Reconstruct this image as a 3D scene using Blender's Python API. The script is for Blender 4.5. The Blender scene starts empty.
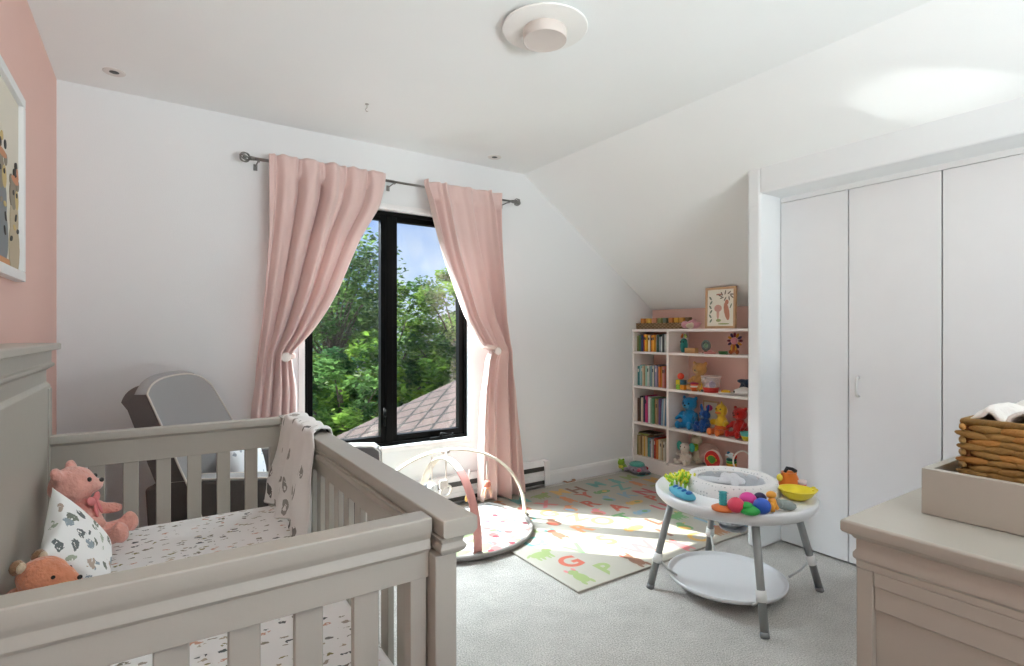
import bpy, bmesh, math, random
from mathutils import Matrix, Vector, Euler, noise
random.seed(7)
COL = bpy.context.scene.collection
PI = math.pi
R = math.radians
CAMH, FPX, YAW = 1.22, 535.0, R(34.0)
SN, CS = math.sin(YAW), math.cos(YAW)
def at(px, py, axis, val):
    """point of the room that a pixel of the photograph shows, on the plane axis = val"""
    u = (px-512)/FPX; v = (333-py)/FPX
    r = Vector((SN+u*CS, CS-u*SN, v)); o = Vector((0, 0, CAMH)); i = 'xyz'.index(axis)
    return o + r*((val-o[i])/r[i])

# ---------------------------------------------------------------- materials
def lin(c):
    if isinstance(c, str):
        c = [int(c[i:i+2], 16)/255 for i in (1, 3, 5)]
    return tuple(x/12.92 if x <= .04045 else ((x+.055)/1.055)**2.4 for x in c[:3]) + (1,)
MATS = {}
def newmat(name):
    m = bpy.data.materials.new(name); m.use_nodes = True
    nt = m.node_tree; b = nt.nodes['Principled BSDF']
    return m, nt, b
def mat(col, rough=.6, bump=0, bscale=60, metal=0, var=0, vscale=8, spec=.5, sheen=0, coat=0, alpha=1, trans=0):
    key = (str(col), rough, bump, bscale, metal, var, vscale, spec, sheen, coat, alpha, trans)
    if key in MATS: return MATS[key]
    m, nt, b = newmat('finish')
    c = lin(col)
    b.inputs['Base Color'].default_value = c
    b.inputs['Roughness'].default_value = rough
    b.inputs['Metallic'].default_value = metal
    b.inputs['Specular IOR Level'].default_value = spec
    b.inputs['Sheen Weight'].default_value = sheen
    b.inputs['Coat Weight'].default_value = coat
    b.inputs['Alpha'].default_value = alpha
    b.inputs['Transmission Weight'].default_value = trans
    tc = nt.nodes.new('ShaderNodeTexCoord')
    n = nt.nodes.new('ShaderNodeTexNoise'); n.inputs['Scale'].default_value = vscale
    nt.links.new(tc.outputs['Object'], n.inputs['Vector'])
    mx = nt.nodes.new('ShaderNodeMix'); mx.data_type = 'RGBA'
    k = 1-max(var, .02)
    mx.inputs['A'].default_value = (c[0]*k, c[1]*k, c[2]*k, 1)
    mx.inputs['B'].default_value = tuple(min(1, x*(2-k)) for x in c[:3])+(1,)
    nt.links.new(n.outputs['Fac'], mx.inputs['Factor']); nt.links.new(mx.outputs['Result'], b.inputs['Base Color'])
    if bump:
        n2 = nt.nodes.new('ShaderNodeTexNoise'); n2.inputs['Scale'].default_value = bscale; n2.inputs['Detail'].default_value = 4
        nt.links.new(tc.outputs['Object'], n2.inputs['Vector'])
        bp = nt.nodes.new('ShaderNodeBump'); bp.inputs['Strength'].default_value = min(1, bump); bp.inputs['Distance'].default_value = .01
        nt.links.new(n2.outputs['Fac'], bp.inputs['Height']); nt.links.new(bp.outputs['Normal'], b.inputs['Normal'])
    MATS[key] = m
    return m
def plush(col, var=.18, sc=70): return mat(col, .95, .9, sc, var=var, vscale=25, spec=.1, sheen=.4)
def plastic(col, rough=.35): return mat(col, rough, spec=.4)
def N(nt, t, **kw):
    n = nt.nodes.new(t)
    for k, v in kw.items():
        if k in n.inputs: n.inputs[k].default_value = v
        else: setattr(n, k, v)
    return n

# ---------------------------------------------------------------- mesh builder
class B:
    def __init__(s, M=None): s.bm = bmesh.new(); s.M = M or Matrix()
    def _fin(s, verts, mi=0, T=None):
        X = s.M @ T if T is not None else s.M
        for v in verts: v.co = X @ v.co
        fs = {f for v in verts for f in v.link_faces}
        for f in fs: f.material_index = mi
        return s
    def bx(s, x0, x1, y0, y1, z0, z1, mi=0, T=None):
        r = bmesh.ops.create_cube(s.bm, size=1)['verts']
        for v in r: v.co = Vector(((x0+x1)/2+v.co.x*(x1-x0), (y0+y1)/2+v.co.y*(y1-y0), (z0+z1)/2+v.co.z*(z1-z0)))
        return s._fin(r, mi, T)
    def ell(s, c, r, mi=0, rot=None, sub=2):
        if not hasattr(r, '__len__'): r = (r, r, r)
        vs = bmesh.ops.create_icosphere(s.bm, subdivisions=sub, radius=1)['verts']
        Rm = rot.to_matrix().to_4x4() if isinstance(rot, Euler) else (rot or Matrix())
        T = Matrix.Translation(Vector(c)) @ Rm @ Matrix.Diagonal((r[0], r[1], r[2], 1))
        return s._fin(vs, mi, T)
    def tube(s, pts, r, seg=8, mi=0, closed=False, flat=None):
        pts = [Vector(p) for p in pts]; n = len(pts); rings = []
        up0 = None
        for i, p in enumerate(pts):
            a = pts[(i-1) % n] if (closed or i) else p
            b = pts[(i+1) % n] if (closed or i < n-1) else p
            t = (b-a).normalized()
            if up0 is None:
                up0 = Vector((0, 0, 1)) if abs(t.z) < .9 else Vector((1, 0, 0))
            sd = t.cross(up0).normalized(); up = sd.cross(t).normalized(); up0 = up
            rr = r[i] if hasattr(r, '__len__') else r
            fx, fy = (flat if flat else (1, 1))
            rings.append([s.bm.verts.new(s.M @ (p+sd*math.cos(2*PI*k/seg)*rr*fx+up*math.sin(2*PI*k/seg)*rr*fy)) for k in range(seg)])
        for i in range(n if closed else n-1):
            A, C = rings[i], rings[(i+1) % n]
            for k in range(seg):
                f = s.bm.faces.new((A[k], A[(k+1) % seg], C[(k+1) % seg], C[k])); f.material_index = mi
        if not closed:
            for rg, rev in ((rings[0], 1), (rings[-1], 0)):
                f = s.bm.faces.new(rg[::-1] if rev else rg); f.material_index = mi
        return s
    def cyl(s, p0, p1, r0, r1=None, seg=20, mi=0): return s.tube([p0, p1], [r0, r0 if r1 is None else r1], seg, mi)
    def lathe(s, prof, c=(0, 0, 0), seg=28, mi=0, T=None, sx=1, sy=1):
        c = Vector(c); rings = []; new = []
        for (r, z) in prof:
            if r < 1e-6: vs = [s.bm.verts.new(c+Vector((0, 0, z)))]
            else: vs = [s.bm.verts.new(c+Vector((r*sx*math.cos(2*PI*k/seg), r*sy*math.sin(2*PI*k/seg), z))) for k in range(seg)]
            rings.append(vs); new += vs
        for A, C in zip(rings, rings[1:]):
            for k in range(seg):
                k2 = (k+1) % seg
                if len(A) == 1 and len(C) == 1: continue
                if len(A) == 1: f = s.bm.faces.new((A[0], C[k2], C[k]))
                elif len(C) == 1: f = s.bm.faces.new((A[k], A[k2], C[0]))
                else: f = s.bm.faces.new((A[k], A[k2], C[k2], C[k]))
        return s._fin(new, mi, T)
    def prism(s, poly, d0, d1, axis='z', mi=0, T=None):
        def mk(a, b, d): return {'z': Vector((a, b, d)), 'y': Vector((a, d, b)), 'x': Vector((d, a, b))}[axis]
        lo = [s.bm.verts.new(mk(a, b, d0)) for a, b in poly]; hi = [s.bm.verts.new(mk(a, b, d1)) for a, b in poly]
        n = len(poly)
        s.bm.faces.new(lo[::-1]); s.bm.faces.new(hi)
        for k in range(n): s.bm.faces.new((lo[k], lo[(k+1) % n], hi[(k+1) % n], hi[k]))
        return s._fin(lo+hi, mi, T)
    def grid(s, fn, nu, nv, mi=0, thick=0):
        G = [[s.bm.verts.new(s.M @ Vector(fn(i/nu, j/nv))) for j in range(nv+1)] for i in range(nu+1)]
        for i in range(nu):
            for j in range(nv):
                f = s.bm.faces.new((G[i][j], G[i+1][j], G[i+1][j+1], G[i][j+1])); f.material_index = mi
        return s
    def done(s, name, mats, parent=None, smooth=False, bevel=0, bseg=2, sub=0, solid=0, voxel=0, fix=True, angle=35, local=False):
        if fix: bmesh.ops.recalc_face_normals(s.bm, faces=s.bm.faces[:])
        me = bpy.data.meshes.new(name)
        org = Vector((0, 0, 0))
        if parent is None and not local:
            vs = s.bm.verts
            lo = [min(v.co[i] for v in vs) for i in range(3)]; hi = [max(v.co[i] for v in vs) for i in range(3)]
            org = Vector(((lo[0]+hi[0])/2, (lo[1]+hi[1])/2, lo[2]))
            for v in vs: v.co -= org
        s.bm.to_mesh(me); s.bm.free()
        for m in (mats if isinstance(mats, (list, tuple)) else [mats]): me.materials.append(m)
        if smooth: me.polygons.foreach_set('use_smooth', [True]*len(me.polygons))
        o = bpy.data.objects.new(name, me); COL.objects.link(o)
        o.location = org
        if parent is not None:
            o.parent = parent
            o.matrix_parent_inverse = WM(parent).inverted()
        if voxel:
            md = o.modifiers.new('merge', 'REMESH'); md.mode = 'VOXEL'; md.voxel_size = voxel; md.use_smooth_shade = True
            ms = o.modifiers.new('soft', 'SMOOTH'); ms.iterations = 4; ms.factor = .5
        if solid:
            md = o.modifiers.new('thickness', 'SOLIDIFY'); md.thickness = solid; md.offset = 0
        if bevel:
            md = o.modifiers.new('bevel', 'BEVEL'); md.width = bevel; md.segments = bseg; md.limit_method = 'ANGLE'; md.angle_limit = R(angle)
            if not smooth:
                me.polygons.foreach_set('use_smooth', [True]*len(me.polygons))
                md.harden_normals = True
        if sub:
            md = o.modifiers.new('smooth', 'SUBSURF'); md.levels = sub; md.render_levels = sub
        return o
def WM(o):
    if o is None: return Matrix()
    L = Matrix.Translation(o.location) @ o.rotation_euler.to_matrix().to_4x4()
    if o.parent: return WM(o.parent) @ o.matrix_parent_inverse @ L
    return L
def tag(o, label, cat, group=None):
    o['label'] = label; o['category'] = cat
    if group: o['group'] = group
    return o
def thing(name, label, cat, loc, rz=0, group=None):
    o = bpy.data.objects.new(name, None); COL.objects.link(o); o.empty_display_size = .05
    o.location = loc; o.rotation_euler = (0, 0, rz)
    return tag(o, label, cat, group)
def struct(o): o['kind'] = 'structure'; return o
def part_label(o, l): o['label'] = l; return o
def dup(root, loc, label, rz=None):
    r = root.copy(); COL.objects.link(r); r.location = loc; r['label'] = label
    if rz is not None: r.rotation_euler = (0, 0, rz)
    for ch in list(root.children):
        c = ch.copy(); COL.objects.link(c); c.parent = r; c.matrix_parent_inverse = ch.matrix_parent_inverse.copy()
        for g in list(ch.children):
            d = g.copy(); COL.objects.link(d); d.parent = c; d.matrix_parent_inverse = g.matrix_parent_inverse.copy()
    return r

# ---------------------------------------------------------------- room
m_wall = mat('#e4e6e7', .85, .12, 220, var=.01, vscale=2, spec=.25)
m_ceil = mat('#eceeee', .9, .12, 200, var=.01, vscale=2, spec=.2)
m_pink = mat('#e6c2b8', .85, .12, 220, var=.015, vscale=2, spec=.25)
m_white = mat('#e8e8e8', .42, .03, 90, var=.01, spec=.4)
m_door = mat('#e6e6e7', .45, .03, 60, var=.01, spec=.4)
D = 3.4; CX = 2.406; CZ = 2.455; SL = .699
KX = 3.87
# carpet
def carpet():
    m, nt, b = newmat('carpet'); tc = N(nt, 'ShaderNodeTexCoord')
    n1 = N(nt, 'ShaderNodeTexNoise', Scale=170.0, Detail=3.0); n2 = N(nt, 'ShaderNodeTexNoise', Scale=6.0, Detail=5.0, Roughness=.65)
    for n in (n1, n2): nt.links.new(tc.outputs['Object'], n.inputs['Vector'])
    r = N(nt, 'ShaderNodeValToRGB'); r.color_ramp.elements[0].position = .3; r.color_ramp.elements[1].position = .75
    r.color_ramp.elements[0].color = lin('#bdb8b1'); r.color_ramp.elements[1].color = lin('#faf6f0')
    nt.links.new(n1.outputs['Fac'], r.inputs['Fac'])
    r2 = N(nt, 'ShaderNodeValToRGB'); r2.color_ramp.elements[0].position = .35; r2.color_ramp.elements[1].position = .65
    r2.color_ramp.elements[0].color = (.84, .835, .83, 1); r2.color_ramp.elements[1].color = (1, 1, 1, 1)
    nt.links.new(n2.outputs['Fac'], r2.inputs['Fac'])
    mx = N(nt, 'ShaderNodeMix', data_type='RGBA', blend_type='MULTIPLY'); mx.inputs['Factor'].default_value = 1
    nt.links.new(r.outputs['Color'], mx.inputs['A']); nt.links.new(r2.outputs['Color'], mx.inputs['B'])
    nt.links.new(mx.outputs['Result'], b.inputs['Base Color'])
    ad = N(nt, 'ShaderNodeMath', operation='ADD'); nt.links.new(n1.outputs['Fac'], ad.inputs[0]); nt.links.new(n2.outputs['Fac'], ad.inputs[1])
    bp = N(nt, 'ShaderNodeBump', Strength=1.0, Distance=.02); nt.links.new(ad.outputs[0], bp.inputs['Height'])
    nt.links.new(bp.outputs['Normal'], b.inputs['Normal']); b.inputs['Roughness'].default_value = 1; b.inputs['Specular IOR Level'].default_value = .05
    b.inputs['Sheen Weight'].default_value = .3
    return m
struct(B().bx(-.5, 4.1, -1.8, 3.6, -.1, 0).done('floor', carpet(), local=True))
struct(B().bx(-.5, CX, -1.8, 3.6, CZ, CZ+.12).done('ceiling', m_ceil, local=True))
zs = lambda x: CZ-SL*(x-CX)
struct(B().prism([(CX, CZ), (4.15, zs(4.15)), (4.15, zs(4.15)+.14), (CX, CZ+.14)], -1.8, 3.6, 'y').done('ceiling', m_ceil, local=True))
struct(B().bx(-.5, -.382, -1.8, 3.6, 0, 2.5).done('wall_left', m_pink, local=True))
WX0, WX1, WZ0, WZ1 = .765, 1.925, .456, 2.045
w = B(); w.bx(-.5, WX0, D, D+.16, 0, 2.6).bx(WX1, 4.1, D, D+.16, 0, 2.6).bx(WX0, WX1, D, D+.16, 0, WZ0).bx(WX0, WX1, D, D+.16, WZ1, 2.6)
struct(w.done('wall_back', m_wall, local=True))
struct(B().bx(KX, KX+.12, 1.6, 3.5, 0, 1.6).done('wall_alcove', m_pink, local=True))
# closet: short side wall with its front face, header over the recessed doors, wall beyond
FX = 2.844; DX = 3.047
struct(B().bx(FX, KX+.1, 1.715, 1.797, 0, 2.22).done('wall_closet', m_wall, bevel=.018, bseg=4, local=True))
struct(B().bx(FX, 3.35, -1.7, 1.72, 2.007, 2.4).done('trim_1', m_wall, bevel=.012, bseg=3, local=True))
struct(B().bx(3.14, 3.3, -1.75, 1.72, 0, 2.1).done('wall_right', m_wall, local=True))
struct(B().bx(DX+.004, DX+.05, .14, 1.715, 1.979, 2.008).done('trim_2', m_white, bevel=.002, local=True))
struct(B().bx(FX, 3.2, -1.7, .135, 0, 2.008).done('wall_closet_end', m_wall, local=True))
ye = [1.711, 1.344, .941, .545, .143]
for i in range(4):
    y1 = ye[i]; y0 = ye[i+1]+.006
    d = struct(B().bx(DX, DX+.03, y0, y1, .012, 1.976).done('door_%d' % (i+1), m_door, bevel=.002, local=True))
    if i == 1:
        h = B(); pts = []
        for k in range(13):
            a = -PI/2+PI*k/12
            pts.append((DX-.028*max(0, math.cos(a))**.35, 1.298, .94+.048*math.sin(a)))
        h.tube([(DX, 1.298, .888)]+pts+[(DX, 1.298, .992)], .0075, 8)
        h.done('handle', mat('#d9d9d6', .3, metal=0), d, smooth=True)
# wall behind the camera with an added window opening that lets in fill light
V = -1.7
w = B(); w.bx(-.5, .3, V-.15, V, 0, 2.6).bx(2.1, 4.1, V-.15, V, 0, 2.6).bx(.3, 2.1, V-.15, V, 0, .7).bx(.3, 2.1, V-.15, V, 2.15, 2.6)
struct(w.done('wall_front', m_wall, local=True))

# ---------------------------------------------------------------- windows
m_black = mat('#030303', .5, .02, 40, spec=.1)
m_chrome = mat('#8b8a88', .28, metal=1)
def glass():
    m, nt, b = newmat('window_glass'); nt.nodes.remove(b)
    t = N(nt, 'ShaderNodeBsdfTransparent'); t.inputs['Color'].default_value = (.93, .96, .95, 1)
    g = N(nt, 'ShaderNodeBsdfGlossy', Roughness=.02); fr = N(nt, 'ShaderNodeValue'); fr.outputs[0].default_value = .025
    mx = N(nt, 'ShaderNodeMixShader'); out = nt.nodes['Material Output']
    nt.links.new(fr.outputs[0], mx.inputs[0]); nt.links.new(t.outputs[0], mx.inputs[1]); nt.links.new(g.outputs[0], mx.inputs[2])
    nt.links.new(mx.outputs[0], out.inputs['Surface'])
    return m
m_glass = glass()
def frame_box(b, x0, x1, z0, z1, y0, y1, t, tb=None, mi=0):
    tb = tb or t
    b.bx(x0, x0+t, y0, y1, z0, z1, mi).bx(x1-t, x1, y0, y1, z0, z1, mi).bx(x0+t, x1-t, y0, y1, z0, z0+tb, mi).bx(x0+t, x1-t, y0, y1, z1-t, z1, mi)
win = bpy.data.objects.new('window_1', None); COL.objects.link(win); win.location = (1.345, 3.47, WZ0); struct(win)
b = B(); frame_box(b, .775, 1.918, .462, 2.034, 3.435, 3.53, .024); b.bx(1.305, 1.352, 3.44, 3.53, .48, 2.02)
b.done('window_frame', m_black, win, bevel=.003)
for (x0, x1) in ((.797, 1.307), (1.350, 1.897)):
    b = B(); frame_box(b, x0, x1, .484, 2.012, 3.45, 3.50, .036, .045); s_ = b.done('sash', m_black, win, bevel=.003)
    B().bx(x0+.03, x1-.03, 3.473, 3.479, .52, 1.98).done('pane', m_glass, s_)
b = B(); b.bx(1.62, 1.75, 3.415, 3.437, .470, .488).cyl((1.70, 3.42, .49), (1.70, 3.405, .515), .012, .009, 10).tube([(1.70, 3.405, .512), (1.73, 3.40, .505), (1.78, 3.405, .500)], .007, 8).ell((1.785, 3.405, .50), .011, sub=1)
b.done('crank_handle', m_black, win, smooth=True)
b = B(); b.bx(1.285, 1.297, 3.425, 3.452, .60, .72).tube([(1.291, 3.43, .66), (1.291, 3.41, .675), (1.291, 3.405, .71)], .006, 8)
b.done('latch', m_black, win, smooth=True)
# white reveal trim round the opening
b = B(); frame_box(b, WX0-.03, WX1+.03, WZ0-.028, WZ1+.028, 3.388, 3.402, .032)
frame_box(b, WX0-.002, WX1+.002, WZ0-.002, WZ1+.002, 3.39, 3.46, .010)
struct(b.done('trim_3', m_white, bevel=.003, local=True))
w2 = bpy.data.objects.new('added_window', None); COL.objects.link(w2); w2.location = (1.2, V-.08, .7); struct(w2)  # unseen window, added so fill light can enter from behind
b = B(); frame_box(b, .3, 2.1, .7, 2.15, V-.12, V-.04, .05); b.bx(1.18, 1.22, V-.11, V-.05, .75, 2.1); b.done('window_frame', m_white, w2, bevel=.003)
B().bx(.33, 2.07, V-.085, V-.08, .73, 2.12).done('pane', m_glass, w2)

# baseboards
prof = [(0, 0), (-.014, 0), (-.014, .085), (-.008, .105), (0, .112)]
struct(B().prism([(D+a, z) for a, z in prof], 2.6, KX-.27, 'x').done('baseboard_back', m_white, local=True))
struct(B().prism([(D+a, z) for a, z in prof], -.38, .93, 'x').done('baseboard_back', m_white, local=True))
struct(B().bx(-.382, -.368, -1.7, 3.38, 0, .11).done('baseboard_left', m_white, bevel=.004, local=True))
# electric heater
ht = thing('baseboard_heater', 'long white electric baseboard heater under the window', 'heater', (1.77, 3.36, 0))
b = B(); b.prism([(3.398, .035), (3.345, .035), (3.335, .05), (3.335, .095), (3.345, .10), (3.345, .15), (3.333, .155), (3.333, .175), (3.35, .213), (3.398, .213)], .95, 2.56, 'x')
b.done('casing', m_white, ht)
B().bx(.97, 2.55, 3.330, 3.346, .142, .176).bx(.97, 2.55, 3.326, 3.346, .040, .066).done('grille_slot', mat('#3d3d3c', .6), ht)
for xa, xb in ((2.555, 2.605), (.93, .975)): B().bx(xa, xb, 3.326, 3.398, .03, .216).done('end_cap', m_white, ht, bevel=.006)

# ---------------------------------------------------------------- curtains
def fabric_pink():
    m, nt, b = newmat('pink_velvet'); tc = N(nt, 'ShaderNodeTexCoord')
    n = N(nt, 'ShaderNodeTexNoise', Scale=300.0, Detail=2.0); nt.links.new(tc.outputs['Object'], n.inputs['Vector'])
    bp = N(nt, 'ShaderNodeBump', Strength=.25, Distance=.003); nt.links.new(n.outputs['Fac'], bp.inputs['Height'])
    b.inputs['Base Color'].default_value = lin('#e2c5bf'); b.inputs['Roughness'].default_value = .8; b.inputs['Sheen Weight'].default_value = .5
    b.inputs['Specular IOR Level'].default_value = .2
    nt.links.new(bp.outputs['Normal'], b.inputs['Normal'])
    tr = N(nt, 'ShaderNodeBsdfTranslucent'); tr.inputs['Color'].default_value = lin('#eeddd8')
    mx = N(nt, 'ShaderNodeMixShader'); mx.inputs[0].default_value = .10
    nt.links.new(b.outputs[0], mx.inputs[1]); nt.links.new(tr.outputs[0], mx.inputs[2]); nt.links.new(mx.outputs[0], nt.nodes['Material Output'].inputs['Surface'])
    return m
m_curt = fabric_pink()
def curve_x(pts):
    q = sorted([(p.z, p.x) for p in (at(a, b_, 'y', 3.27) for a, b_ in pts)])
    def f(z):
        if z <= q[0][0]: return q[0][1]+(q[0][1]-q[1][1])/(q[0][0]-q[1][0])*(z-q[0][0])*.3
        if z >= q[-1][0]: return q[-1][1]
        for (a, xa), (c, xc) in zip(q, q[1:]):
            if a <= z <= c: return xa+(xc-xa)*(z-a)/(c-a)
    return f
def curtain(label, outer, inner, tie, ztie, side, nf):
    root = thing('curtain', label, 'curtain', (tie[0], 3.27, .03))
    fo, fi = curve_x(outer), curve_x(inner)
    def sm(f, z): return sum(f(min(2.2, z+d)) for d in (-.03, -.015, 0, .015, .03))/5 if abs(z-ztie) > .05 else sum(f(z+d) for d in (-.01, 0, .01))/3
    ztop = 2.232
    def fn(u, v):
        z = .03+(ztop-.03)*v
        xo, xi = sm(fo, z), sm(fi, z)
        k = math.exp(-((z-ztie)/.16)**2)
        hd = max(0, (z-2.10)/.13)
        uu = u+.035*math.sin(5*u+side)*math.sin(PI*u)+.022*math.sin(11*u+1.3*side+.9*z)*math.sin(PI*u)
        ph = 2*PI*nf*uu+.8*math.sin(1.7*z+3*u+side)+.5*math.sin(6*u)
        amp = (.040+.020*math.sin(8*u+2*side+1.2*z))*(1-.25*k)*(1-.55*min(1, hd))
        y = 3.255+amp*(math.sin(ph)+.30*math.sin(2*ph+1.1+z)+.12*math.sin(3.3*ph+2*z))
        y -= .045*k*math.sin(PI*u)
        y += .008*noise.noise(Vector((u*9, z*3, side)))
        if z > 2.13: y = min(y, 3.268)-.006*min(1, hd)*math.sin(ph*2.3)
        x = xo+(xi-xo)*uu
        x += .012*math.cos(ph)*(1-k)
        y = min(y, 3.315) if z < .24 else min(y, 3.38)
        return (x, y, z + (.002*math.sin(ph*2) if v > .97 else 0))
    B().grid(fn, 150, 110).done('drape', m_curt, root, smooth=True, solid=.003)
    x0, x1 = sm(fo, ztie), sm(fi, ztie)
    # tie band and round holdback
    xa = tie[0]-.01*side; xb = x1+.012*side
    pts = [((xa+xb)/2+(xb-xa)*.5*math.cos(a), 3.235+.062*math.sin(a), ztie+.008*math.cos(a)) for a in [2*PI*k/24 for k in range(24)]]
    B().tube(pts, .009, 8, closed=True, flat=(.4, 1.5)).done('tie_band', mat('#ead3cb', .7, .2), root, smooth=True)
    h = B(Matrix.Translation((tie[0], 3.175, tie[1])) @ Matrix.Rotation(R(90), 4, 'X'))
    h.lathe([(0, .010), (.016, .010), (.019, .008), (.024, .009), (.027, .004), (.025, -.004), (.02, -.006), (.01, -.05)], seg=24)
    h.done('holdback', mat('#f0e6e0', .35), root, smooth=True)
    return root
tl = at(285, 357, 'y', 3.2); tr_ = at(496, 351, 'y', 3.2)
curtain('pink velvet curtain tied back on the left side of the window behind the armchair',
        [(267, 160), (267, 232), (263, 283), (258, 350), (251, 410), (247, 470)],
        [(384, 182), (378, 206.6), (357.8, 239.8), (335, 292), (324, 311.6), (309.7, 333), (291, 353), (291, 360), (294, 386), (294, 410), (296, 470)],
        (tl.x, tl.z), 1.085, 1, 5)
curtain('pink velvet curtain tied back on the right side of the window beside the bare wall',
        [(499.5, 201), (501, 240), (504, 280), (505, 300), (508, 345), (514, 390), (518.6, 444), (522, 486)],
        [(421, 186), (430.7, 224), (438.6, 253), (452, 289), (463, 318.7), (478, 343), (488, 352), (484, 356), (479, 390), (477, 444), (477, 487)],
        (tr_.x, tr_.z), 1.12, -1, 4)
rod = thing('curtain_rod', 'brushed metal curtain rod with cage ball finials above the window', 'curtain rod', (1.34, 3.3, 2.195))
B().cyl((.46, 3.285, 2.195), (1.30, 3.285, 2.195), .0095, seg=12).cyl((1.28, 3.285, 2.195), (2.22, 3.285, 2.195), .0075, seg=12).done('rod', m_chrome, rod, smooth=True)
for x, d_ in ((.43, -1), (2.262, 1)):
    b = B()
    for k in range(4):
        Mx = Matrix.Translation((x, 3.285, 2.195)) @ Matrix.Rotation(PI*k/4, 4, 'X') @ Matrix.Rotation(.35, 4, 'Y')
        b.tube([Mx @ Vector((.026*math.cos(a), .026*math.sin(a), 0)) for a in [2*PI*j/16 for j in range(16)]], .0035, 6, closed=True)
    b.ell((x, 3.285, 2.195), .011, sub=2)
    b.cyl((x-d_*.02, 3.285, 2.195), (x-d_*.05, 3.285, 2.195), .013, .011, 12)
    b.done('finial', m_chrome, rod, smooth=True)
for x in (.50, 1.30, 2.19):
    B().cyl((x, 3.285, 2.188), (x, 3.395, 2.182), .004, seg=8).bx(x-.010, x+.010, 3.392, 3.4, 2.16, 2.195).bx(x-.006, x+.006, 3.275, 3.297, 2.180, 2.188).done('bracket', m_chrome, rod)
SUN, E_UP, E_WIN, E_REAR, E_GL, W_STR, EXPO = 11.0, 8, 1600, 265, 1700, .085, .78
# ---------------------------------------------------------------- crib
def ring_prism(b, prof, x0, x1, y0, y1):
    rings = [[b.bm.verts.new((x, y, z)) for x, y in ((x0-o, y0-o), (x1+o, y0-o), (x1+o, y1+o), (x0-o, y1+o))] for o, z in prof]
    for A, C in zip(rings, rings[1:]):
        for k in range(4): b.bm.faces.new((A[k], A[(k+1) % 4], C[(k+1) % 4], C[k]))
    b.bm.faces.new(rings[0][::-1]); b.bm.faces.new(rings[-1])
    return b
m_crib = mat('#aeaaa0', .38, .04, 40, var=.015, vscale=3, spec=.45)
crib = thing('crib', 'greige painted wooden crib with slatted rails against the pink wall', 'crib', (.06, 1.5, 0))
CT = .90
def hbar(b, axis, a0, a1, c0, c1, z0, z1):   # bar running along axis
    if axis == 'x': b.bx(a0, a1, c0, c1, z0, z1)
    else: b.bx(c0, c1, a0, a1, z0, z1)
# front rail (parallel to the pink wall): cap, cove, apron
b = B(); b.prism([(.411, CT-.002), (.413, CT), (.474, CT), (.478, CT-.003), (.478, .876), (.470, .868), (.415, .868), (.411, .874)], .817, 2.235, 'y'); fr = b.done('front_cap', m_crib, crib, bevel=.002, bseg=2)
b = B(); ring_prism(b, [(.0, .834), (.008, .841), (.011, .848), (.005, .856), (.007, .863), (.014, .869)], .4195, .450, .834, 2.218); b.done('cove_moulding', m_crib, crib, bevel=.0015)
b = B(); b.bx(.424, .450, .882, 2.167, .792, .84); b.done('front_rail', m_crib, crib, bevel=.002)
B().bx(.425, .450, .88, 2.17, .21, .28).done('front_rail', m_crib, crib, bevel=.003)
k = 0; y = .955
while y < 2.12:
    B().bx(.428, .444, y-.0215, y+.0215, .27, .80).done('slat', m_crib, crib, bevel=.003); y += .0935
# end panels
def end_panel(y0, y1, out):
    # out = -1 panel facing the camera, +1 far one
    yo = y0 if out < 0 else y1; yi = y1 if out < 0 else y0; s = 1 if out < 0 else -1
    prof = [(yo, CT-.002), (yo+s*.002, CT), (yi-s*.002, CT), (yi, CT-.003), (yi, .877), (yi-s*.012, .868), (yi-s*.012, .793), (yo+s*.012, .793), (yo+s*.012, .838), (yo+s*.004, .845), (yo+s*.007, .862), (yo+s*.003, .870), (yo, .876)]
    b = B(); b.prism(prof, -.262, .4040 if out < 0 else .404, 'x'); b.done('end_rail', m_crib, crib, bevel=.003)
    B().bx(-.26, .405, y0+.018, y1-.010, .21, .28).done('end_rail', m_crib, crib, bevel=.003)
    for k in range(8):
        x = .2945-.0905*k+(0 if out < 0 else .0)
        if x < -.24: break
        xx = x if out < 0 else x+.012
        B().bx(xx-.0215, xx+.0215, y0+.02, y0+.036, .27, .80).done('slat', m_crib, crib, bevel=.003)
    B().bx(.369, .399, y0+.013, y1-.005, .10, .80).done('stile', m_crib, crib, bevel=.002)
end_panel(.846, .893, -1); end_panel(2.155, 2.205, 1)
for (x0, x1, y0, y1) in ((.404, .446, .834, .885), (.404, .446, 2.165, 2.215)):
    b = B(); b.bx(x0, x1, y0, y1, 0, .836)
    b.done('post', m_crib, crib, bevel=.003)
# tall solid back
prof = [(-.362, 0.0), (-.362, 1.189), (-.242, 1.189), (-.238, 1.186), (-.238, 1.171), (-.245, 1.168), (-.257, 1.166), (-.258, 1.128), (-.251, 1.124), (-.251, 1.116), (-.264, 1.110), (-.268, 1.062), (-.262, 1.045), (-.257, 1.035), (-.257, .30), (-.29, .29), (-.29, 0)]
b = B(); b.prism([(-.362, 1.168), (-.362, 1.189), (-.242, 1.189), (-.238, 1.186), (-.238, 1.171), (-.241, 1.168)], .80, 2.225, 'y'); b.done('back_cap', m_crib, crib, bevel=.002)
b = B(); b.prism([(-.36, .25), (-.36, 1.168), (-.259, 1.168), (-.260, 1.130), (-.252, 1.126), (-.252, 1.118), (-.262, 1.112), (-.272, 1.105), (-.272, 1.068), (-.262, 1.058), (-.262, .25)], .825, 2.205, 'y'); b.done('back_panel', m_crib, crib, bevel=.002)
for y in (.83, 2.15):
    B().bx(-.36, -.258, y, y+.052, 0, 1.05).done('post', m_crib, crib, bevel=.003)

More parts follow.
